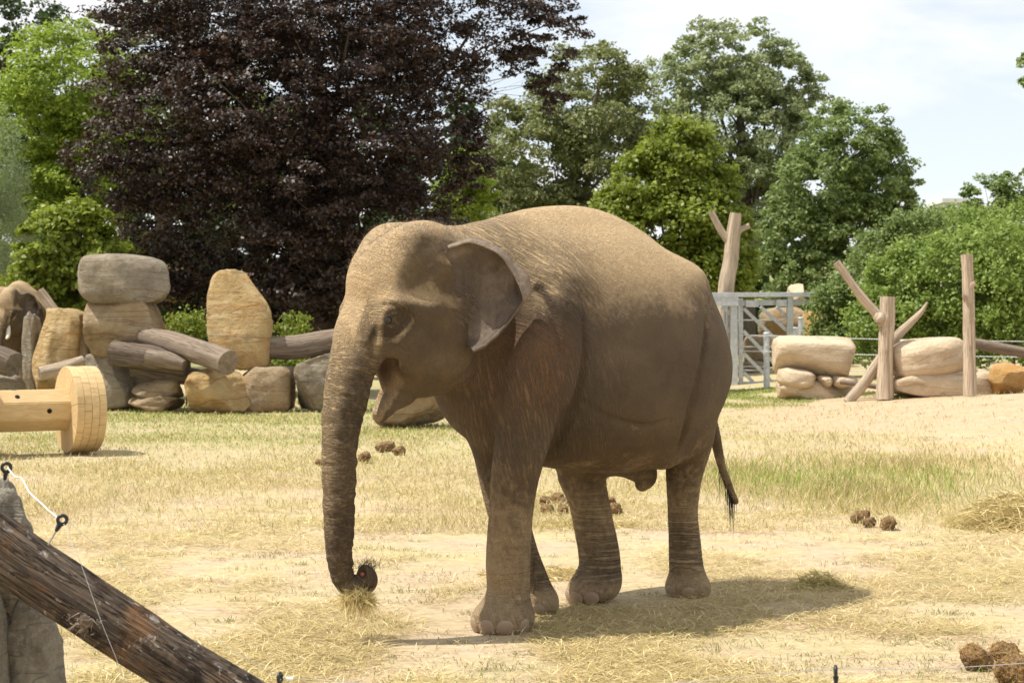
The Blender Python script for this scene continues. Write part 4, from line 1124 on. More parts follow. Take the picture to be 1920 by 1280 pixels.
fence_post('short thick steel post beside the stacked boulders beyond the cable fence', 1490, 616, 712, 56.0, .13)
for k, (ya, yb, lab) in enumerate([(629, 641, 'highest taut steel cable of the fence by the gate'), (659, 670, 'middle taut steel cable of the fence by the gate'), (688, 702, 'lowest taut steel cable of the fence by the gate')]):
    wire('fence_cable', lab, [at(1385, ya - 1, 47.1), at(1437, ya, 47.1), at(1650, (ya + yb)/2 + 1, 45.8), at(1980, yb, 44.0)], .011, M_STEEL, 'cable', 'cables of the steel fence')
# sandstone beyond the gate
for i, (bx, d, mt, lab) in enumerate([((1395, 628, 1480, 690), 60, M_ROCK_TAN, 'dark hollowed rock seen through the gate braces'), ((1425, 575, 1530, 640), 62, M_ROCK_TAN, 'overhanging brown rock behind the top rail of the gate'),
        ((1465, 632, 1545, 676), 59, M_ROCK_BEIGE, 'pale stone block between gate and stacked boulders'), ((1462, 668, 1540, 716), 58, M_ROCK_BEIGE, 'low pale stone block behind the stacked boulders'),
        ((1505, 580, 1570, 690), 61, M_ROCK_RUST, 'orange rock between the gate end and the green bush'), ((1480, 531, 1512, 575), 63, M_ROCK_BEIGE, 'rounded pale stone peeping over the top rail of the gate'),
        ((1396, 676, 1440, 716), 59, M_ROCK_TAN, 'brown block low behind the gate braces')]):
    tag(rock('far_rock', bx, d, mt, 200 + i, sq=3.6, rough=.1, cuts=7, depth=2.0, sub=4), lab, 'rock', 'rocks beyond the gate')

# ------------------------------------------------------------------ big wooden roller toy
def mat_timber(name, cols):
    m = Mat(name, 0.7, 0.3)
    oi = m.new('ShaderNodeObjectInfo')
    off = m.new('ShaderNodeVectorMath', operation='ADD'); m.l.new(m.co(scale=(2.2, 9, 9)), off.inputs[0]); m.l.new(m.math('MULTIPLY', oi.outputs['Random'], 40.0), off.inputs[1])
    g = m.noise(off.outputs[0], 2.6, 5, 0.65, 0.8)
    c = m.ramp(g, [(0.3, cols[0]), (0.55, cols[1]), (0.8, cols[2])])
    c = m.mix(m.math('MULTIPLY', oi.outputs['Random'], 0.35), c, tuple(x*.72 for x in cols[1]))
    return m.done(c, m.bump(g, 0.35, 0.006))
M_TIMBER = mat_timber('fresh_timber', [(0.48, 0.32, 0.145), (0.60, 0.43, 0.215), (0.67, 0.51, 0.29)])
M_HOLE = mat_plain('bolt_hole_dark', (0.012, 0.01, 0.008), 0.9)
def make_roller():
    base = ground_at(150, 848); base.z = 0
    root = empty('wooden_roller', base, R(30.0))
    # local x runs along the axle (towards the camera's left it is negative)
    Rw, T = .625, .43
    def block(r0, r1, a0, a1, x0, x1, seg=4):
        bm = bmesh.new(); rows = []
        for x in (x0, x1):
            for r in (r0, r1):
                rows.append([bm.verts.new((x, r*math.sin(a0 + (a1-a0)*k/seg), Rw + r*math.cos(a0 + (a1-a0)*k/seg))) for k in range(seg+1)])
        for k in range(seg):
            for i, j in ((0, 1), (1, 3), (3, 2), (2, 0)): bm.faces.new((rows[i][k], rows[i][k+1], rows[j][k+1], rows[j][k]))
        for k in (0, seg): bm.faces.new((rows[0][k], rows[1][k], rows[3][k], rows[2][k]))
        bmesh.ops.recalc_face_normals(bm, faces=bm.faces[:])
        bmesh.ops.bevel(bm, geom=[e for e in bm.edges if len(e.link_faces) == 2 and e.calc_face_angle(0) > .6], offset=.005, segments=1, affect='EDGES')
        return bm_mesh('block', bm)
    layers, nb = 4, 9; lt = T/layers
    proto = []
    for L in range(layers):
        proto.append([block(.22, Rw - (.004 if L % 2 else 0) - .002, 2*math.pi*k/nb + .31*L*1.7 + .003, 2*math.pi*(k+1)/nb + .31*L*1.7 - .003, -T/2 + L*lt + .0015, -T/2 + (L+1)*lt - .0015) for k in range(nb)])
        for me in proto[-1]: me.materials.append(M_TIMBER)
    for wx in (0.0, -1.60):
        w = empty('wheel', (wx, 0, 0)); w.parent = root
        for L in range(layers):
            for me in proto[L]:
                o = bpy.data.objects.new('block', me); COL.objects.link(o); o.parent = w
    # eight-sided axle with bolt holes
    ra = .315; x0, x1 = -1.45, -.15
    bm = bmesh.new()
    ring = [[bm.verts.new((x, ra*math.sin(R(22.5 + 45*k)), Rw + ra*math.cos(R(22.5 + 45*k)))) for k in range(8)] for x in (x0, x1)]
    for k in range(8): bm.faces.new((ring[0][k], ring[0][(k+1) % 8], ring[1][(k+1) % 8], ring[1][k]))
    bm.faces.new(ring[0]); bm.faces.new(ring[1]); bmesh.ops.recalc_face_normals(bm, faces=bm.faces[:])
    bmesh.ops.bevel(bm, geom=bm.edges[:], offset=.012, segments=2, affect='EDGES')
    axle = link_mesh('axle', bm_mesh('axle', bm), M_TIMBER, root, smooth=False)
    fl = ra*math.cos(R(22.5))
    for (x, ang) in ((-.52, -90 + 0), (-.95, -45), (-.95, 0)):
        n = Vector((0, math.sin(R(ang)), math.cos(R(ang))))
        c = Vector((x, 0, Rw)) + n*fl
        tube_obj('bolt_hole', [c - n*.05, c - n*.02, c + n*.002], [.036, .036, .036], M_HOLE, parent=axle, seg=16, n=2)
    tag(root, 'big pale timber roller of two laminated wheels joined by a thick axle', 'wooden toy')
make_roller()

# ------------------------------------------------------------------ foreground: stone, log, electric fence
DF = 7.0
tag(rock('stone_pillar', (-75, 894, 62, 1160), DF + .36, M_STONE, 302, depth=.34, sq=5, rough=.24, cuts=10, taper=.85, sub=5), 'rough grey stone pillar top standing behind the dark slanting log', 'stone', 'stones holding the slanting log')
tag(rock('stone_pillar', (-50, 1085, 124, 1500), DF + .38, M_STONE, 305, depth=.40, sq=5, rough=.22, cuts=10, taper=.84, sub=5), 'broad pale stone foot under the slanting log, sunlit low down', 'stone', 'stones holding the slanting log')
tag(rock('stone_pillar', (-90, 1082, 16, 1500), DF + .16, M_STONE, 307, depth=.30, sq=5, rough=.2, cuts=8), 'narrow strip of stone left of the broad pale stone foot', 'stone', 'stones holding the slanting log')
lg = log('slanting_log', 'dark weathered barkless log slanting down in front of the stone pillar', [(-330, 794, DF + .05), (-150, 914, DF + .03), (50, 1061, DF), (200, 1160, DF), (360, 1262, DF), (560, 1386, DF), (740, 1492, DF)], [.120, .121, .121, .119, .116, .114, .112], M_LOG_NEAR, 51, rough=.13, seg=40, n=26)
rk = np.random.RandomState(9)
kc = np.array(at(160, 1162, DF - .115) - lg.location)
tube_obj('knot', [kc + np.array([.02, .05, 0]), kc, kc + np.array([-.012, -.025, .004])], [.034, .027, .014], M_LOG_GREY, parent=lg, seg=18, rough=.9, seed=5, n=8)
strands('splinter', kc + rk.normal(0, 1, (60, 3))*[.022, .01, .018], rk.normal(0, .6, (60, 3)) + [-.5, -.5, -.5], .02 + .03*rk.rand(60), .0028, M_LOG_GREY, lg, .1, .3, 3, 3)

M_BLACK = mat_plain('insulator_black', (0.014, 0.014, 0.015), 0.35, 0.2, 30, 0.1, spec=0.5)
M_WIREMAT = mat_plain('fence_wire', (0.42, 0.42, 0.42), 0.4, 0.15, 30, 0.0)
M_CORD = mat_plain('white_cord', (0.75, 0.76, 0.78), 0.6, 0.1, 60, 0.2)
M_ROD = mat_plain('insulator_rod', (0.33, 0.30, 0.27), 0.5, 0.2, 30, 0.1)
def insulator(lab, pos, down, rod_len, axis=(1, 0, 0), r=.0175, tube=.0075):
    """ring insulator on a ribbed neck and a screw rod; pos is the ring's centre"""
    dn = Vector(down).normalized(); o = empty('ring_insulator', Vector(pos) + dn*(r*2.6 + rod_len))
    q = -dn*(r*2.6 + rod_len)      # ring centre in local coordinates
    ax = Vector(axis).normalized(); ex = dn.copy(); ey = ax.cross(ex).normalized()
    P = [q + ex*(r*math.cos(t)) + ey*(r*math.sin(t)) for t in np.linspace(0, 2*math.pi, 25)]
    tube_obj('ring', P, [tube]*25, M_BLACK, parent=o, seg=10, n=1)
    for k in range(4):
        c = q + dn*(r*1.25 + k*.0068)
        tube_obj('rib', [c, c + dn*.0018, c + dn*.0036], [.0125 - .0012*k, .0132 - .0012*k, .0118 - .0012*k], M_BLACK, parent=o, seg=14, n=2)
    c0 = q + dn*r*.9
    tube_obj('neck', [c0, c0 + dn*.018, c0 + dn*.036], [.0075, .0075, .0065], M_BLACK, parent=o, seg=12, n=2)
    c1 = q + dn*(r*2.2)
    tube_obj('rod', [c1, c1 + dn*rod_len*.5, c1 + dn*(rod_len + .03)], [.0036]*3, M_ROD, parent=o, seg=10, n=3)
    tag(o, lab, 'insulator', 'ring insulators of the electric fence')
    return Vector(pos)
i1 = insulator('black ring insulator screwed into the top of the stone pillar', at(12, 876, DF + .25), (-.12, 0, -1), .02, axis=(.25, -1, .1))
i2 = insulator('black ring insulator on a thin rod rising from the slanting log', at(117, 974, DF - .02), (-.48, 0, -.85), .085, axis=(.5, -1, .25))
i3 = insulator('black insulator on a rod where the thin fence wire ends beside the log', at(525, 1270, DF - .05), (0, 0, -1), .46, axis=(1, -.25, 0))
i4 = insulator('black ribbed insulator on a rod in the sand far along the fence wire', at(1567, 1257, DF), (.02, 0, -1), .46, axis=(1, -.15, 0))
wire('sagging_cord', 'short white cord sagging between the stone pillar and log insulators', [i1 + Vector((.008, -.01, 0)), at(28, 893, DF + .2), at(41, 897, DF + .17), at(55, 922, DF + .12), at(78, 944, DF + .06), at(92, 957, DF + .02), at(103, 966, DF - .01), i2 + Vector((-.012, -.01, .006))], .0032, M_CORD)
wire('fence_wire', 'thin wire running from the log insulator down to the sand', [i2 + Vector((.02, -.005, -.005)), at(220, 1052, DF), at(330, 1138, DF - .02), at(430, 1215, DF - .03), i3], .0011, M_WIREMAT)
wire('fence_wire', 'thin loose wire hanging down across the slanting log', [i2 + Vector((.008, -.01, -.015)), at(130, 1011, DF - .12), at(145, 1040, DF - .17), at(162, 1085, DF - .19), at(190, 1165, DF - .21), at(221, 1242, DF - .22), at(250, 1330, DF - .24)], .0012, M_WIREMAT)
wire('fence_wire', 'low thin wire strung along the sand between the two rod insulators', [i3 + Vector((.01, 0, 0)), at(640, 1277, DF), at(900, 1290, DF), at(1240, 1281, DF), i4 + Vector((0, -.004, .012))], .0015, M_WIREMAT)
wire('fence_wire', 'low thin wire leading from the ribbed insulator past the fresh dung', [i4 + Vector((0, -.004, .012)), at(1740, 1253, DF), at(1960, 1240, DF)], .0015, M_WIREMAT)
wire('wire_tensioner', 'small white plastic barrel on the wire beside the log insulator', [at(537, 1271, DF - .05), at(542, 1271.5, DF - .05), at(549, 1272, DF - .05)], .008, M_CORD, 'tensioner')

# ------------------------------------------------------------------ dung
def mat_dung():
    m = Mat('dung', 0.75, 0.35)
    f = m.noise(m.co(scale=(1, 1, 1)), 16, 5, 0.75, 1.2)
    fib = m.math('ABSOLUTE', m.math('SUBTRACT', m.noise(m.co(scale=(1, 2.5, 1)), 55, 3, 0.6, 1.0), 0.5))
    c = m.ramp(f, [(0.34, (0.035, 0.017, 0.010)), (0.50, (0.10, 0.050, 0.024)), (0.66, (0.36, 0.215, 0.08))])
    c = m.mix(m.ramp(fib, [(0.0, 0.8), (0.06, 0.0)]), c, (0.46, 0.31, 0.12))
    return m.done(c, m.bump(m.math('ADD', m.math('MULTIPLY', f, 0.02), m.math('MULTIPLY', fib, 0.02)), 0.8, 1.0))
M_DUNG = mat_dung()
M_FIBRE = mat_plain('dung_fibre', (0.40, 0.24, 0.085), 0.8, 0.4, 40, 0.0)
dung_sets = [('dung behind the trunk', [(713, 841, 24, 'pale dry dung ball first in the row of three behind the trunk'), (728, 838, 26, 'dung ball in the middle of the three behind the trunk'), (748, 846, 24, 'dark dung ball at the end of the three, toward the foreleg'), (685, 862, 30, 'broken dung ball lying close behind the trunk'), (600, 870, 18, 'small dung ball on the grass in front of the trunk')]),
             ('dung between the legs', [(1022, 942, 26, 'long dung piece between the legs, pointing to the foreleg'), (1046, 937, 28, 'dung ball at the back of the pile between the legs'), (1060, 943, 24, 'dung ball of the pile touching the lifted hind leg'), (1026, 958, 24, 'yellowish dung ball lying apart in front of the pile'), (1056, 959, 26, 'dark glossy dung ball at the front of the pile between the legs'), (1144, 943, 24, 'small dung ball behind the lifted hind leg, toward the tail'), (1150, 957, 32, 'large dark dung ball behind the lifted hind leg, toward the tail')]),
             ('dung near the tail', [(1604, 973, 22, 'small dung ball in the cluster of three near the tail, closest to the tail'), (1617, 967, 26, 'dry yellowish dung ball at the back of the cluster near the tail'), (1628, 979, 26, 'dark dung ball at the front of the cluster near the tail'), (1666, 981, 36, 'largest dung ball near the tail, lying alone')])]
k = 0
for grp, spots in dung_sets:
    for (x, y, w, lab) in spots:
        p = ground_at(x, y + w*.3); wm = w/F_PX*p.y
        V, Fc = rock_geo((wm*(1 + .25*((k*7) % 3)/2), wm*.9, wm*.8), 400 + k, sq=2.4, rough=.30, cuts=5, sub=4); k += 1
        o = link_mesh('dung_ball', np_mesh('dung_ball', V + np.array([0, 0, wm*.39]), Fc), M_DUNG)
        o.location = (p.x, p.y, float(gh(p.x, p.y)) - .005); o.rotation_euler = (0, 0, k*1.3)
        tag(o, lab, 'dung', grp)
for (x, y, w, lab) in [(1832, 1232, 62, 'big glossy dung ball nearest the ribbed wire insulator'), (1884, 1226, 58, 'dark dung ball leaning against the straw-flecked lump'), (1898, 1256, 74, 'large straw-flecked lump of dung behind the low wire')]:
    p = ground_at(x, y + w*.35); wm = w/F_PX*p.y
    V, Fc = rock_geo((wm, wm*.95, wm*.85), 440 + k, sq=2.4, rough=.30, cuts=5, sub=5); k += 1
    o = link_mesh('dung_lump', np_mesh('dung_lump', V + np.array([0, 0, wm*.4]), Fc), M_DUNG)
    o.location = (p.x, p.y, float(gh(p.x, p.y)) - .008); tag(o, lab, 'dung', 'dung by the fence wire')
    rs_ = np.random.RandomState(k); q = V[rs_.randint(0, len(V), 420)]; q = q[q[:, 2] > -wm*.1 + (wm*.15 if w < 70 else -wm*.3)] + np.array([0, 0, wm*.4])
    strands('fibre', q*1.01, rs_.normal(0, 1, (len(q), 3)) + [0, 0, .2], .02 + .04*rs_.rand(len(q)), .0018, M_FIBRE, o, .2, .5, 3, k)
print('things', time.time() - T0)
# ------------------------------------------------------------------ trees: tapered trunk, limbs, crown of single leaves in sprays
def mat_leaf(name, cols, trans=0.35, rough=0.5, spec=0.4, tcol=None, gain=1.0):
    cols = [tuple(x*gain for x in c) for c in cols]
    m = Mat(name, rough, spec)
    c = m.ramp(m.attr('lv'), [(0.0, cols[0]), (0.5, cols[1]), (1.0, cols[2])])
    m.done(c)
    if trans > 0:
        tr = m.new('ShaderNodeBsdfTranslucent')
        if tcol: tr.inputs['Color'].default_value = (*tcol, 1)
        else:
            m.l.new(m.mix(0.5, c, tuple(min(1, x*1.6) for x in cols[1]), 'MIX'), tr.inputs['Color'])
        mx = m.new('ShaderNodeMixShader'); mx.inputs[0].default_value = trans
        m.l.new(m.b.outputs[0], mx.inputs[1]); m.l.new(tr.outputs[0], mx.inputs[2]); m.l.new(mx.outputs[0], m.out.inputs['Surface'])
    return m.m
M_BEECH = mat_leaf('copper_beech_leaf', [(0.013, 0.010, 0.009), (0.032, 0.021, 0.016), (0.10, 0.060, 0.040)], 0.09, 0.50, 0.45, (0.14, 0.05, 0.02))
M_ROBINIA = mat_leaf('yellow_green_leaf', [(0.11, 0.155, 0.018), (0.185, 0.25, 0.03), (0.27, 0.34, 0.05)], 0.42, gain=1.3)
M_LIME = mat_leaf('bright_green_leaf', [(0.085, 0.115, 0.013), (0.150, 0.190, 0.022), (0.26, 0.30, 0.045)], 0.40, gain=1.3)
M_OLIVE = mat_leaf('olive_green_leaf', [(0.085, 0.100, 0.034), (0.145, 0.165, 0.055), (0.23, 0.24, 0.090)], 0.35, gain=1.3)
M_POPLAR = mat_leaf('grey_green_leaf', [(0.125, 0.155, 0.065), (0.20, 0.235, 0.105), (0.30, 0.335, 0.165)], 0.35, gain=1.3)
M_MID = mat_leaf('mid_green_leaf', [(0.085, 0.125, 0.034), (0.140, 0.190, 0.055), (0.22, 0.275, 0.090)], 0.38, gain=1.3)
M_WILLOW = mat_leaf('silvery_willow_leaf', [(0.10, 0.135, 0.065), (0.17, 0.215, 0.105), (0.25, 0.30, 0.16)], 0.35, gain=1.3)
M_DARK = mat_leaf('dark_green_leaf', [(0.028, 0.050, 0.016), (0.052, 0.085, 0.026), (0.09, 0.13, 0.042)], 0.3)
M_BUSH = mat_leaf('bush_leaf', [(0.105, 0.155, 0.030), (0.17, 0.235, 0.048), (0.26, 0.33, 0.085)], 0.40, gain=1.3)
M_BARK = mat_plain('bark', (0.10, 0.075, 0.055), 0.9, 0.4, 9, 0.8, 0.03)

def leaf_cloud(C, S, n, size, seed, aspect=1.7, up=0.5, spread=1.0, flat=0.55, inner=0.25, per=70, cut=None):
    """n leaves in sprays through the union of ellipsoids (centres C, semi-axes S); returns verts, quads, value"""
    rs = np.random.RandomState(seed)
    C, S = np.asarray(C, float), np.asarray(S, float)
    vol = S.prod(1)**(2/3.); pk = vol/vol.sum()
    nc = max(8, n//per)
    e = rs.choice(len(C), nc, p=pk)
    d = rs.normal(0, 1, (nc, 3)); d /= np.linalg.norm(d, axis=1, keepdims=True)
    r = np.where(rs.rand(nc) < inner, rs.rand(nc)**.6*.8, .74 + .30*rs.rand(nc))
    lump = 1 + .16*NZ.fbm(d*2.2 + seed, 2)[:, None]
    cen = C[e] + d*S[e]*(r[:, None]*lump)
    # drop centres that sink inside another ellipsoid's heart
    keep = np.ones(nc, bool)
    for c, s in zip(C, S):
        keep &= ~((((cen - c)/s)**2).sum(1) < .18)
    if keep.sum() > nc*.3: cen, d, e = cen[keep], d[keep], e[keep]; nc = len(cen)
    rc = (.085*spread*S[e].mean(1) + .16)*(.55 + .9*rs.rand(nc))
    tone = rs.rand(nc)
    k = rs.randint(0, nc, n)
    off = rs.normal(0, 1, (n, 3)); off /= np.linalg.norm(off, axis=1, keepdims=True) + 1e-9
    off *= (rs.rand(n)**.5)[:, None]
    outw = d[k]
    p = cen[k] + off*rc[k][:, None]*np.array([1.25, 1.25, flat*1.25]) + outw*rc[k][:, None]*.15
    p[:, 2] -= .25*(off[:, :2]**2).sum(1)*rc[k]          # sprays droop at the rim
    nrm = rs.normal(0, .55, (n, 3)) + outw*.45 + np.array([0, 0, up])
    nrm /= np.linalg.norm(nrm, axis=1, keepdims=True)
    t = np.cross(nrm, rs.normal(0, 1, (n, 3))); t /= np.linalg.norm(t, axis=1, keepdims=True) + 1e-9
    b = np.cross(nrm, t)
    L = size*(.65 + .7*rs.rand(n))[:, None]; W = L/aspect
    V = np.stack([p - t*L*.5, p + b*W*.5 + nrm*W*.08, p + t*L*.5, p - b*W*.5 + nrm*W*.08], 1).reshape(-1, 3)
    Fc = np.arange(4*n).reshape(n, 4)
    lv = np.clip(.25*tone[k] + .75*rs.rand(n), 0, 1)
    return V, Fc, np.repeat(lv, 4)

def tree(name, lab, base, ells, d, n, size, mat, seed, cat='tree', group=None, trunk_r=.3, trunk=True, limb_k=.42, bark=None, depth=1.0, **kw):
    """ells rows: px, py, px half width, px half height [, depth offset]; base: px column of the trunk's foot"""
    b = at(base, HY, d); b.z = float(gh(b.x, d)) - .05
    root = empty(name, b)
    C, S = [], []
    for q in ells:
        dd = d + (q[4] if len(q) > 4 else 0)
        c = at(q[0], q[1], dd); s = dd/F_PX
        C.append(np.array(c - b)); S.append((q[2]*s, (q[2] + q[3])*.5*s*depth, q[3]*s))
    V, Fc, lv = leaf_cloud(C, S, n, size, seed, **kw)
    V[:, 2] = np.maximum(V[:, 2], .03)
    me = np_mesh('crown', V, Fc); float_attr(me, 'lv', lv)
    link_mesh('crown', me, mat, root, smooth=False)
    if trunk:
        C = np.array(C); top = C[np.argmax(C[:, 2])]; mid = C.mean(0)
        rs = np.random.RandomState(seed + 1)
        h = max(top[2], 1.0)
        pts = [np.zeros(3), np.array([mid[0]*.12, 0, h*.3]), np.array([mid[0]*.4, mid[1]*.3, h*.6]), top*[.7, .7, 1]]
        tube_obj('trunk', pts, [trunk_r, trunk_r*.75, trunk_r*.5, trunk_r*.12], bark or M_BARK, parent=root, seg=12, rough=.1, seed=seed, n=6)
        for i, c in enumerate(C):
            sc = min(1.0, S[i][0]/2.6)
            st = pts[1]*(1 - .5*rs.rand()) + pts[2]*.5*rs.rand(); en = c + np.array(S[i])*rs.uniform(-.35, .35, 3)
            m_ = (st + en)/2 + np.array([0, 0, .15*h*rs.rand()])
            tube_obj('limb', [st, m_, en], [trunk_r*limb_k*sc, trunk_r*limb_k*.62*sc, trunk_r*.06*sc], bark or M_BARK, parent=root, seg=8, rough=.1, seed=seed + i, n=5)
            for k in range(3):
                e2 = c + np.array(S[i])*rs.uniform(-.85, .85, 3); s2 = m_*.6 + en*.4
                tube_obj('limb', [s2, (s2 + e2)/2 + rs.normal(0, .15, 3), e2], [trunk_r*limb_k*.28*sc, trunk_r*limb_k*.2*sc, .010], bark or M_BARK, parent=root, seg=6, n=4)
    tag(root, lab, cat, group)
    return root

tree('copper_beech', 'huge dark purple copper beech spreading behind the rock wall', 600,
     [(560, 200, 300, 230), (350, 230, 190, 170, -1), (235, 300, 105, 95, -1), (430, 420, 200, 130, 0), (640, 430, 210, 150), (800, 230, 110, 170, 1), (560, -60, 380, 190), (860, 40, 190, 110, 1), (1010, 60, 95, 60, 1),
      (1000, 130, 50, 45, 1), (380, 90, 190, 110), (280, 25, 110, 50, 1), (450, 560, 130, 75, -.5), (600, 560, 130, 70), (340, 520, 70, 90, 0), (880, 300, 38, 70, 1), (1035, 180, 25, 30, 1.5),
      (560, 330, 150, 140, -2.6), (700, 240, 140, 130, -2.2), (480, 180, 160, 140, -2.6), (640, 90, 170, 110, -2.4), (560, 500, 120, 90, -2.4), (740, 440, 110, 110, -1.6), (700, 540, 110, 80, -1)], 45.6, 235000, .112, M_BEECH, 1, limb_k=.2, trunk_r=.5, flat=.42, up=.9, per=60, inner=.2, depth=.75)
tree('robinia', 'yellow-green feathery tree left of the copper beech', 140, [(135, 150, 125, 110), (60, 230, 80, 100), (200, 250, 90, 110), (150, 340, 100, 90), (60, 400, 80, 90), (170, 430, 90, 90)], 57.0, 60000, .14, M_ROBINIA, 2, trunk_r=.28, flat=.45, up=.8, spread=1.3)
tree('dark_tree', 'dark green tree rising behind the yellow-green tree', -10, [(20, 70, 110, 100), (-60, 200, 130, 140), (30, 300, 90, 150)], 68.0, 24000, .18, M_DARK, 3, trunk_r=.35)
tree('tall_tree', 'tall green tree top showing between robinia and copper beech', 300, [(250, 90, 120, 80), (330, 140, 120, 130), (250, 240, 120, 140), (400, 260, 160, 180)], 72.0, 24000, .19, M_OLIVE, 4, trunk_r=.4)
tree('willow', 'silvery grey-green willow beside the far elephant', -30, [(-10, 330, 50, 110), (5, 450, 50, 110), (-40, 420, 80, 160)], 48.0, 26000, .11, M_WILLOW, 5, aspect=4.2, flat=1.3, up=.2, trunk_r=.2)
tree('leafy_shrub', 'broad-leaved bright green shrub behind the ochre slab', 110, [(105, 470, 60, 80), (150, 430, 55, 55), (180, 480, 55, 60), (80, 540, 60, 60), (140, 545, 70, 55)], 43.0, 16000, .15, M_LIME, 6, cat='shrub', trunk_r=.1, aspect=1.4, spread=1.1)
tree('broadleaf_tree', 'olive green tree with bare grey limbs right of the copper beech', 1060, [(1110, 210, 115, 130), (1000, 300, 110, 120), (1150, 330, 100, 140), (980, 430, 130, 90), (1090, 440, 110, 90), (1160, 140, 50, 60)], 64.0, 62000, .16, M_OLIVE, 7, trunk_r=.38, bark=M_LOG_GREY, spread=1.2)
tree('understorey_tree', 'small yellow-green tree glowing at the edge of the copper beech', 880, [(880, 330, 38, 50), (850, 370, 40, 40), (900, 380, 35, 40)], 51.0, 5000, .14, M_ROBINIA, 8, trunk_r=.07)
tree('tall_tree', 'tallest pale grey-green tree standing against the open sky', 1400, [(1370, 110, 110, 80), (1300, 150, 75, 90), (1460, 150, 70, 75), (1500, 190, 50, 60), (1360, 240, 130, 130), (1450, 270, 90, 110), (1390, 370, 130, 110), (1320, 300, 80, 90)], 80.0, 66000, .19, M_POPLAR, 9, trunk_r=.45, spread=1.0, inner=.3)
tree('lime_tree', 'bright fresh green tree directly above the elephant rump', 1265, [(1270, 290, 75, 65), (1220, 350, 80, 70), (1315, 360, 70, 70), (1180, 400, 65, 55), (1260, 430, 130, 80), (1350, 440, 60, 70), (1280, 510, 140, 60)], 58.0, 52000, .16, M_LIME, 10, trunk_r=.28, aspect=1.4, flat=.7, spread=1.3)
tree('round_tree', 'rounded mid-green tree behind the dead forked trunk', 1570, [(1590, 280, 95, 90), (1540, 350, 95, 90), (1650, 350, 60, 95), (1500, 440, 85, 80), (1600, 440, 110, 90), (1690, 370, 35, 40), (1545, 510, 130, 60)], 66.0, 60000, .16, M_MID, 11, trunk_r=.36, spread=1.15)
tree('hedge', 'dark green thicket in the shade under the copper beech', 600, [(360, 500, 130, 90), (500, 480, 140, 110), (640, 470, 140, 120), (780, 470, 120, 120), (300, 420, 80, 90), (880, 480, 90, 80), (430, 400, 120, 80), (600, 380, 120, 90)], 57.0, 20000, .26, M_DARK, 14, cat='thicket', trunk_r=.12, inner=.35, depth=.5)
G_BU = 'bushes behind the cable fence'
for i, (lab, el, d, mt, n) in enumerate([
        ('light green leafy bush right beside the gate end', [(1580, 590, 55, 70), (1610, 540, 50, 60), (1560, 640, 40, 50)], 50.0, M_MID, 13000),
        ('yellowish bush behind the leaning barkless limb', [(1690, 560, 75, 80), (1660, 620, 70, 60), (1720, 500, 55, 50)], 48.0, M_BUSH, 15000),
        ('tall yellowish bush behind the tall dead post', [(1800, 520, 85, 90), (1770, 590, 80, 70), (1840, 600, 70, 70)], 47.0, M_BUSH, 18000),
        ('yellowish bush beside the lying barkless log', [(1900, 520, 75, 100), (1930, 600, 80, 80)], 46.0, M_BUSH, 14000),
        ('darker bush behind the dead forked trunk', [(1660, 480, 60, 60), (1720, 440, 60, 50)], 56.0, M_MID, 10000),
        ('pale bush on the slope below the distant white building', [(1800, 440, 80, 50), (1890, 440, 70, 60)], 58.0, M_BUSH, 13000)]):
    tree('bush', lab, el[0][0], el, d, n, .12, mt, 40 + i, 'bush', G_BU, trunk_r=.05, spread=1.4, flat=.9, depth=.8)
tree('round_tree', 'dark round tree in front of the distant white building', 1850, [(1850, 375, 50, 42), (1900, 370, 50, 45), (1810, 410, 40, 35), (1900, 420, 70, 50)], 88.0, 16000, .2, M_MID, 60, trunk_r=.25)
tree('round_tree', 'green tree on the slope right behind the rounded mid-green tree', 1760, [(1760, 430, 50, 38), (1720, 460, 60, 50), (1790, 450, 40, 40)], 90.0, 12000, .2, M_DARK, 61, trunk_r=.22)
tree('oak', 'oak branch reaching in beside the open sky', 2010, [(1992, 165, 70, 45), (1960, 215, 45, 30), (1980, 120, 60, 40), (2040, 280, 80, 70), (1950, 320, 30, 12)], 42.0, 9000, .14, M_MID, 62, trunk_r=.25, spread=.8)
G_LOW = 'low shrubs among the rocks'
for i, (lab, el, d, mt, n) in enumerate([
        ('small green shrub between sawn log and standing stone', [(350, 610, 30, 26), (335, 640, 35, 20)], 39.5, M_LIME, 2400),
        ('low shrub under the grey log beside the standing stone', [(530, 682, 28, 16), (560, 690, 20, 14)], 38.2, M_LIME, 1500),
        ('sparse leafy sprig above the grey log', [(560, 600, 22, 14), (545, 620, 26, 14), (590, 622, 16, 10)], 39.6, M_LIME, 900),
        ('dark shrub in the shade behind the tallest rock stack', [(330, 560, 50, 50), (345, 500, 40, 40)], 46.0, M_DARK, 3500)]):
    tree('shrub', lab, el[0][0], el, d, n, .085, mt, 70 + i, 'shrub', G_LOW, trunk_r=.02, spread=2.0, per=30)
# the dark wood that closes the view behind the single trees
C, S = [], []
rs = np.random.RandomState(12)
for x in np.linspace(-1500, 3400, 64):
    dd = rs.uniform(92, 104)
    ytop = np.interp(x, [-1500, 840, 900, 1000, 1200, 1450, 1560, 1700, 1760, 3400], [150, 150, 240, 330, 330, 360, 430, 470, 470, 440]) + rs.uniform(0, 50)
    c0, c1 = at(x, ytop, dd), at(x, 640, dd)
    C.append(((c0.x), dd, (c0.z)/2)); S.append((4.0, 3.0, c0.z/2))
V, Fc, lv = leaf_cloud(C, S, 72000, .75, 13, spread=1.3, inner=.1, flat=1.0, per=40)
V[:, 2] = np.maximum(V[:, 2], .1)
me = np_mesh('distant_wood', V, Fc); float_attr(me, 'lv', lv)
tag(link_mesh('distant_wood', me, M_DARK, smooth=False), 'dark dense wood closing the view behind all the trees', 'wood', kind='stuff')
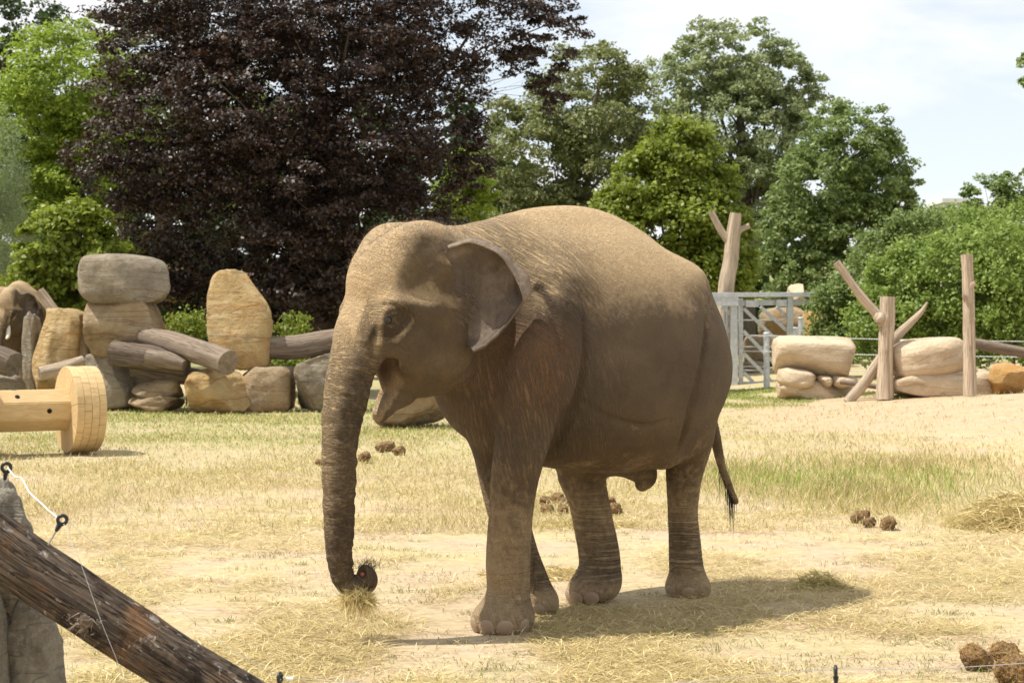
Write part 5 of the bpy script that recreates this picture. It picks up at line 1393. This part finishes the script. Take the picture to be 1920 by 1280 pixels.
# white building on the far slope
def far_building():
    d = 170.0; b = at(1789, 400, d); r = empty('building', (b.x, b.y, float(gh(b.x, d))))
    wallm = mat_plain('pale_render', (0.62, 0.58, 0.52), 0.9, 0.1, 2); roofm = mat_plain('pale_roof', (0.70, 0.68, 0.64), 0.8, 0.1, 2); glass = mat_plain('far_window', (0.08, 0.10, 0.12), 0.15, 0.2, 3, 0)
    top = at(1789, 384, d).z - r.location.z
    def bx(name, c, s, m, par):
        bm = bmesh.new(); bmesh.ops.create_cube(bm, size=1); bmesh.ops.scale(bm, vec=s, verts=bm.verts)
        return link_mesh(name, bm_mesh(name, bm), m, par, c, smooth=False)
    bx('wall', (0, 0, top/2), (3.4, 6, top), wallm, r)
    bx('roof', (0, 0, top + .2), (3.9, 6.5, .4), roofm, r)
    for i in range(3): bx('window', (-1.1 + 1.1*i, -3.0, top - .8), (.6, .12, .7), glass, r)
    tag(r, 'pale flat-roofed building peeping over the trees on the far slope', 'building')
far_building()
print('trees', time.time() - T0)
# ------------------------------------------------------------------ straw litter, dry grass, hay
def mat_straw(name, cols, trans=0.25):
    return mat_leaf(name, cols, trans, 0.8, 0.15)
M_STRAW = mat_straw('straw', [(0.26, 0.20, 0.085), (0.56, 0.45, 0.20), (0.82, 0.72, 0.42)])
M_DRYG = mat_straw('dry_grass', [(0.24, 0.225, 0.085), (0.47, 0.385, 0.18), (0.66, 0.555, 0.31)])
M_GREENG = mat_straw('green_grass', [(0.10, 0.16, 0.03), (0.22, 0.29, 0.06), (0.42, 0.42, 0.14)])
M_HAY = mat_straw('hay', [(0.30, 0.26, 0.10), (0.54, 0.45, 0.19), (0.74, 0.64, 0.34)])

def blades(x, y, L, W, lean, seed, tall=True, z0=None):
    """thin curved blades standing (or lying) at ground points; two triangles joined as one kite"""
    rs = np.random.RandomState(seed); n = len(x)
    z = gh(x, y) if z0 is None else z0
    th = rs.rand(n)*2*math.pi
    dirh = np.stack([np.cos(th), np.sin(th), 0*th], 1)
    ln = (lean*(.4 + 1.2*rs.rand(n)))[:, None]
    if tall:
        tip = dirh*np.sin(ln) + np.array([0, 0, 1.0])*np.cos(ln)
    else:
        tip = dirh + np.array([0, 0, 1.0])*(rs.rand(n)*.22)[:, None]
    side = np.stack([-np.sin(th), np.cos(th), 0*th], 1)
    mixr = rs.normal(0, .5, (n, 1)); side = side + dirh*mixr; side /= np.linalg.norm(side, axis=1, keepdims=True)
    p = np.stack([x, y, z - .004 if tall else z + .003 + .012*rs.rand(n)], 1)
    L = L[:, None]; W = W[:, None]
    mid = p + tip*L*.5 + np.array([0, 0, 1.0])*L*(.06 if tall else .05)
    end = p + tip*L - (np.array([0, 0, 1.0])*L*.12 if tall else 0)
    V = np.stack([p, mid + side*W*.5, end, mid - side*W*.5], 1).reshape(-1, 3)
    return V, np.arange(4*n).reshape(n, 4)

def scatter(name, lab, cat, n, px_box, mat, size, width, lean, seed, dens=None, tall=True, lo=0, hi=1):
    """ground cover sown over the part of the yard between two pixel rows"""
    rs = np.random.RandomState(seed)
    x0, x1, y0, y1 = px_box
    py = y0 + (y1 - y0)*rs.rand(n*3); pxx = x0 + (x1 - x0)*rs.rand(n*3)
    d = F_PX*CAM_H/(py - HY); X = (pxx - CX)/F_PX*d
    # plants gather in tufts
    if dens is not None:
        keep = rs.rand(len(X)) < dens(X, d); X, d = X[keep], d[keep]
    X, d = X[:n], d[:n]
    tuft = rs.normal(0, .03, (2, len(X))); X = X + tuft[0]; d = d + tuft[1]
    m = len(X)
    L = size*(.45 + 1.1*rs.rand(m)); W = np.maximum(width, d*.00042)*(.6 + .8*rs.rand(m))
    V, Fc = blades(X, d, L, W, np.full(m, lean), seed + 1, tall)
    me = np_mesh(name, V, Fc); float_attr(me, 'lv', np.repeat(lo + (hi - lo)*rs.rand(m), 4))
    return tag(link_mesh(name, me, mat, smooth=False), lab, cat, kind='stuff')

def nmask(sc, thr, soft, seed=0):
    return lambda x, y: np.clip((NZ.fbm(np.stack([x*sc + seed, y*sc*.7 + seed, x*0 + seed], -1), 4) - thr)/soft, 0, 1)
m1 = nmask(1.1, -.08, .30, 3.3); m2 = nmask(.55, -.15, .4, 8.1); m3 = nmask(.45, -.02, .3, 15.7)
scatter('straw_litter', 'loose trampled straw scattered over the sandy yard', 'straw', 80000, (-60, 1980, 870, 1300), M_STRAW, .15, .005, 0, 21, lambda x, y: .04 + .96*m1(x, y)**1.6, False)
scatter('dry_grass', 'short dry yellow grass covering the yard', 'grass', 70000, (-60, 1980, 765, 1000), M_DRYG, .10, .006, .9, 22, lambda x, y: (.25 + .75*m2(x, y))*(1 - .8*smooth(5, 8, x)*smooth(26, 29, y)))
scatter('dry_grass', 'thin yellow grass tufts on the trodden ground round the elephant', 'grass', 9000, (-60, 1980, 960, 1300), M_DRYG, .055, .004, 1.0, 23, lambda x, y: m3(x, y)**2)
scatter('green_grass', 'greener grass at the foot of the rock wall', 'grass', 34000, (-60, 1000, 752, 900), M_GREENG, .07, .006, .8, 24, lambda x, y: (.35 + .65*m2(x, y))*(.06 + .94*smooth(22, 35, y + 1.5*NZ(np.stack([x*.6, y*.4, x*0], -1)))), lo=.1)
scatter('green_grass', 'green grass growing in front of the gate', 'grass', 9000, (1340, 1700, 728, 765), M_GREENG, .07, .008, .8, 25, lambda x, y: m2(x, y), lo=.2)
scatter('meadow_grass', 'taller half-green grass in the meadow behind the tail', 'grass', 24000, (1250, 1990, 830, 985), M_DRYG, .17, .005, .6, 26, lambda x, y: (.1 + .9*m2(x, y))*np.exp(-((y - 21.0)/2.6)**4)*smooth(1.4, 3.4, x + .8*NZ(np.stack([x, y, x*0], -1))))
scatter('meadow_grass', 'green stalks among the taller grass behind the tail', 'grass', 6000, (1250, 1990, 830, 985), M_GREENG, .18, .005, .5, 27, lambda x, y: m3(x, y)*np.exp(-(((x - 3.6)/1.7)**2 + ((y - 20.6)/1.9)**2)), lo=.35)
scatter('weeds', 'sparse green weeds on the sand along the fence wire', 'weeds', 1600, (0, 1980, 1180, 1330), M_GREENG, .06, .004, .8, 28, lambda x, y: nmask(2.2, .12, .15, 4)(x, y), lo=.0, hi=.7)

def weed_mats(n, per, rows, seed):
    rs = np.random.RandomState(seed)
    py = rows[0] + (rows[1] - rows[0])*rs.rand(n); pxx = -40 + 2000*rs.rand(n)
    d = F_PX*CAM_H/(py - HY); X = (pxx - CX)/F_PX*d
    r = .03 + .13*rs.rand(n)**2
    k = np.repeat(np.arange(n), per)
    x = X[k] + rs.normal(0, 1, n*per)*r[k]*1.6; y = d[k] + rs.normal(0, 1, n*per)*r[k]*.8
    V, Fc = blades(x, y, .05*(.4 + rs.rand(n*per)), np.full(n*per, .006), np.full(n*per, 1.2), seed + 1, True)
    me = np_mesh('weeds', V, Fc); float_attr(me, 'lv', np.repeat(np.clip(.5*rs.rand(n)[k] + .4*rs.rand(n*per), 0, 1), 4))
    return tag(link_mesh('weeds', me, M_WEED, smooth=False), 'low mats of dusty grey-green weeds dotted over the sand', 'weeds', kind='stuff')
M_WEED = mat_straw('dusty_weed', [(0.13, 0.13, 0.055), (0.25, 0.23, 0.10), (0.42, 0.36, 0.17)])
weed_mats(420, 46, (930, 1300), 61)
weed_mats(160, 60, (752, 830), 62)

def hay_heap(name, lab, cen, rad, h, n, seed, mat, length=.22, lift=0.0, hang=0.0, group=None, w=.0035):
    """a tangle of bent stalks"""
    rs = np.random.RandomState(seed)
    c = Vector(cen); V, lv = [], []
    r = np.sqrt(rs.rand(n)); a = rs.rand(n)*2*math.pi
    ox, oy = r*np.cos(a)*rad[0], r*np.sin(a)*rad[1]
    oz = lift + h*(1 - r**2)*rs.rand(n)
    th = rs.rand(n)*2*math.pi; el = rs.normal(.05 - hang, .38, n)
    t = np.stack([np.cos(th)*np.cos(el), np.sin(th)*np.cos(el), np.sin(el)], 1)
    s = np.cross(t, rs.normal(0, 1, (n, 3))); s /= np.linalg.norm(s, axis=1, keepdims=True)
    L = (length*(.4 + .9*rs.rand(n)))[:, None]; W = w*(.6 + .8*rs.rand(n))[:, None]
    p = np.stack([ox, oy, oz], 1); bend = np.stack([0*r, 0*r, -np.abs(rs.normal(0, .25, n))*(1 + hang*2)], 1)
    P0, P1, P2 = p - t*L*.5, p + bend*L*.0, p + t*L*.5 + bend*L
    if not hang:
        for q in (P0, P1, P2): q[:, 2] = np.maximum(q[:, 2], .004)
    V = np.stack([P0, P1 + s*W, P2, P1 - s*W], 1).reshape(-1, 3)
    me = np_mesh(name, V, np.arange(4*n).reshape(n, 4)); float_attr(me, 'lv', np.repeat(rs.rand(n), 4))
    o = link_mesh(name, me, mat, smooth=False); o.location = c
    return tag(o, lab, 'hay', group)
hay_heap('hay_bundle', 'small bunch of hay gripped in the curled trunk tip', at(671, 1106, 10.36), (.10, .07), .08, 640, 31, M_STRAW, .17, -.06, .40, w=.0026)
g = ground_at(1535, 1102); hay_heap('hay_tuft', 'tuft of hay lying in the shadow behind the hind foot', (g.x, g.y, float(gh(g.x, g.y))), (.19, .12), .13, 700, 32, M_HAY, .20)
g = ground_at(1560, 1112); 
g = ground_at(1905, 985); hay_heap('hay_heap', 'loose heap of hay beside the tall meadow grass', (g.x, g.y, float(gh(g.x, g.y))), (.62, .55), .34, 4200, 33, M_STRAW, .32, w=.0045)
g = ground_at(1100, 985); hay_heap('hay_scatter', 'thin scatter of hay near the dung between the legs', (g.x, g.y, float(gh(g.x, g.y))), (.5, .35), .05, 700, 34, M_STRAW, .22)
g = ground_at(1100, 1090); hay_heap('hay_scatter', 'loose hay under the lifted hind foot', (g.x - .3, g.y + .3, float(gh(g.x, g.y))), (.5, .3), .07, 900, 35, M_STRAW, .2)
print('grass', time.time() - T0)

# ------------------------------------------------------------------ the second elephant, mostly out of the picture
def copy_tree(o, parent=None):
    c = o.copy(); COL.objects.link(c); c.parent = parent
    for ch in o.children: copy_tree(ch, c)
    return c
e2 = copy_tree(ele)
for ch in list(e2.children):
    if ch.name.split('.')[0] in ('crown_hair', 'trunk_bristle', 'ear_hair', 'nostril'): bpy.data.objects.remove(ch)
D2 = 40.0
yaw2 = R(277.0)
e2.rotation_euler = (0, 0, yaw2); e2.scale = (1.06,)*3
hl_ = BODY.from_world(HEAD.to_world(np.array([.20, .2, 1.91])))
tgt = at(20, 585, D2)
hx = hl_*1.06; cs, sn = math.cos(yaw2), math.sin(yaw2)
e2.location = (tgt.x - (hx[0]*cs - hx[1]*sn), tgt.y - (hx[0]*sn + hx[1]*cs), float(gh(tgt.x, tgt.y)))
for s in (1, -1):
    pts = [BODY.from_world(HEAD.to_world(np.array(p))) for p in [(.22, s*.15, 1.66), (.32, s*.19, 1.52), (.42, s*.21, 1.43), (.50, s*.21, 1.39)]]
    tube_obj('tusk', pts, [.05, .048, .04, .018], M_IVORY, parent=e2, seg=14, n=5)
tag(e2, 'far elephant with short tusks standing behind the small grey boulder', 'elephant')
print('script done', time.time() - T0)
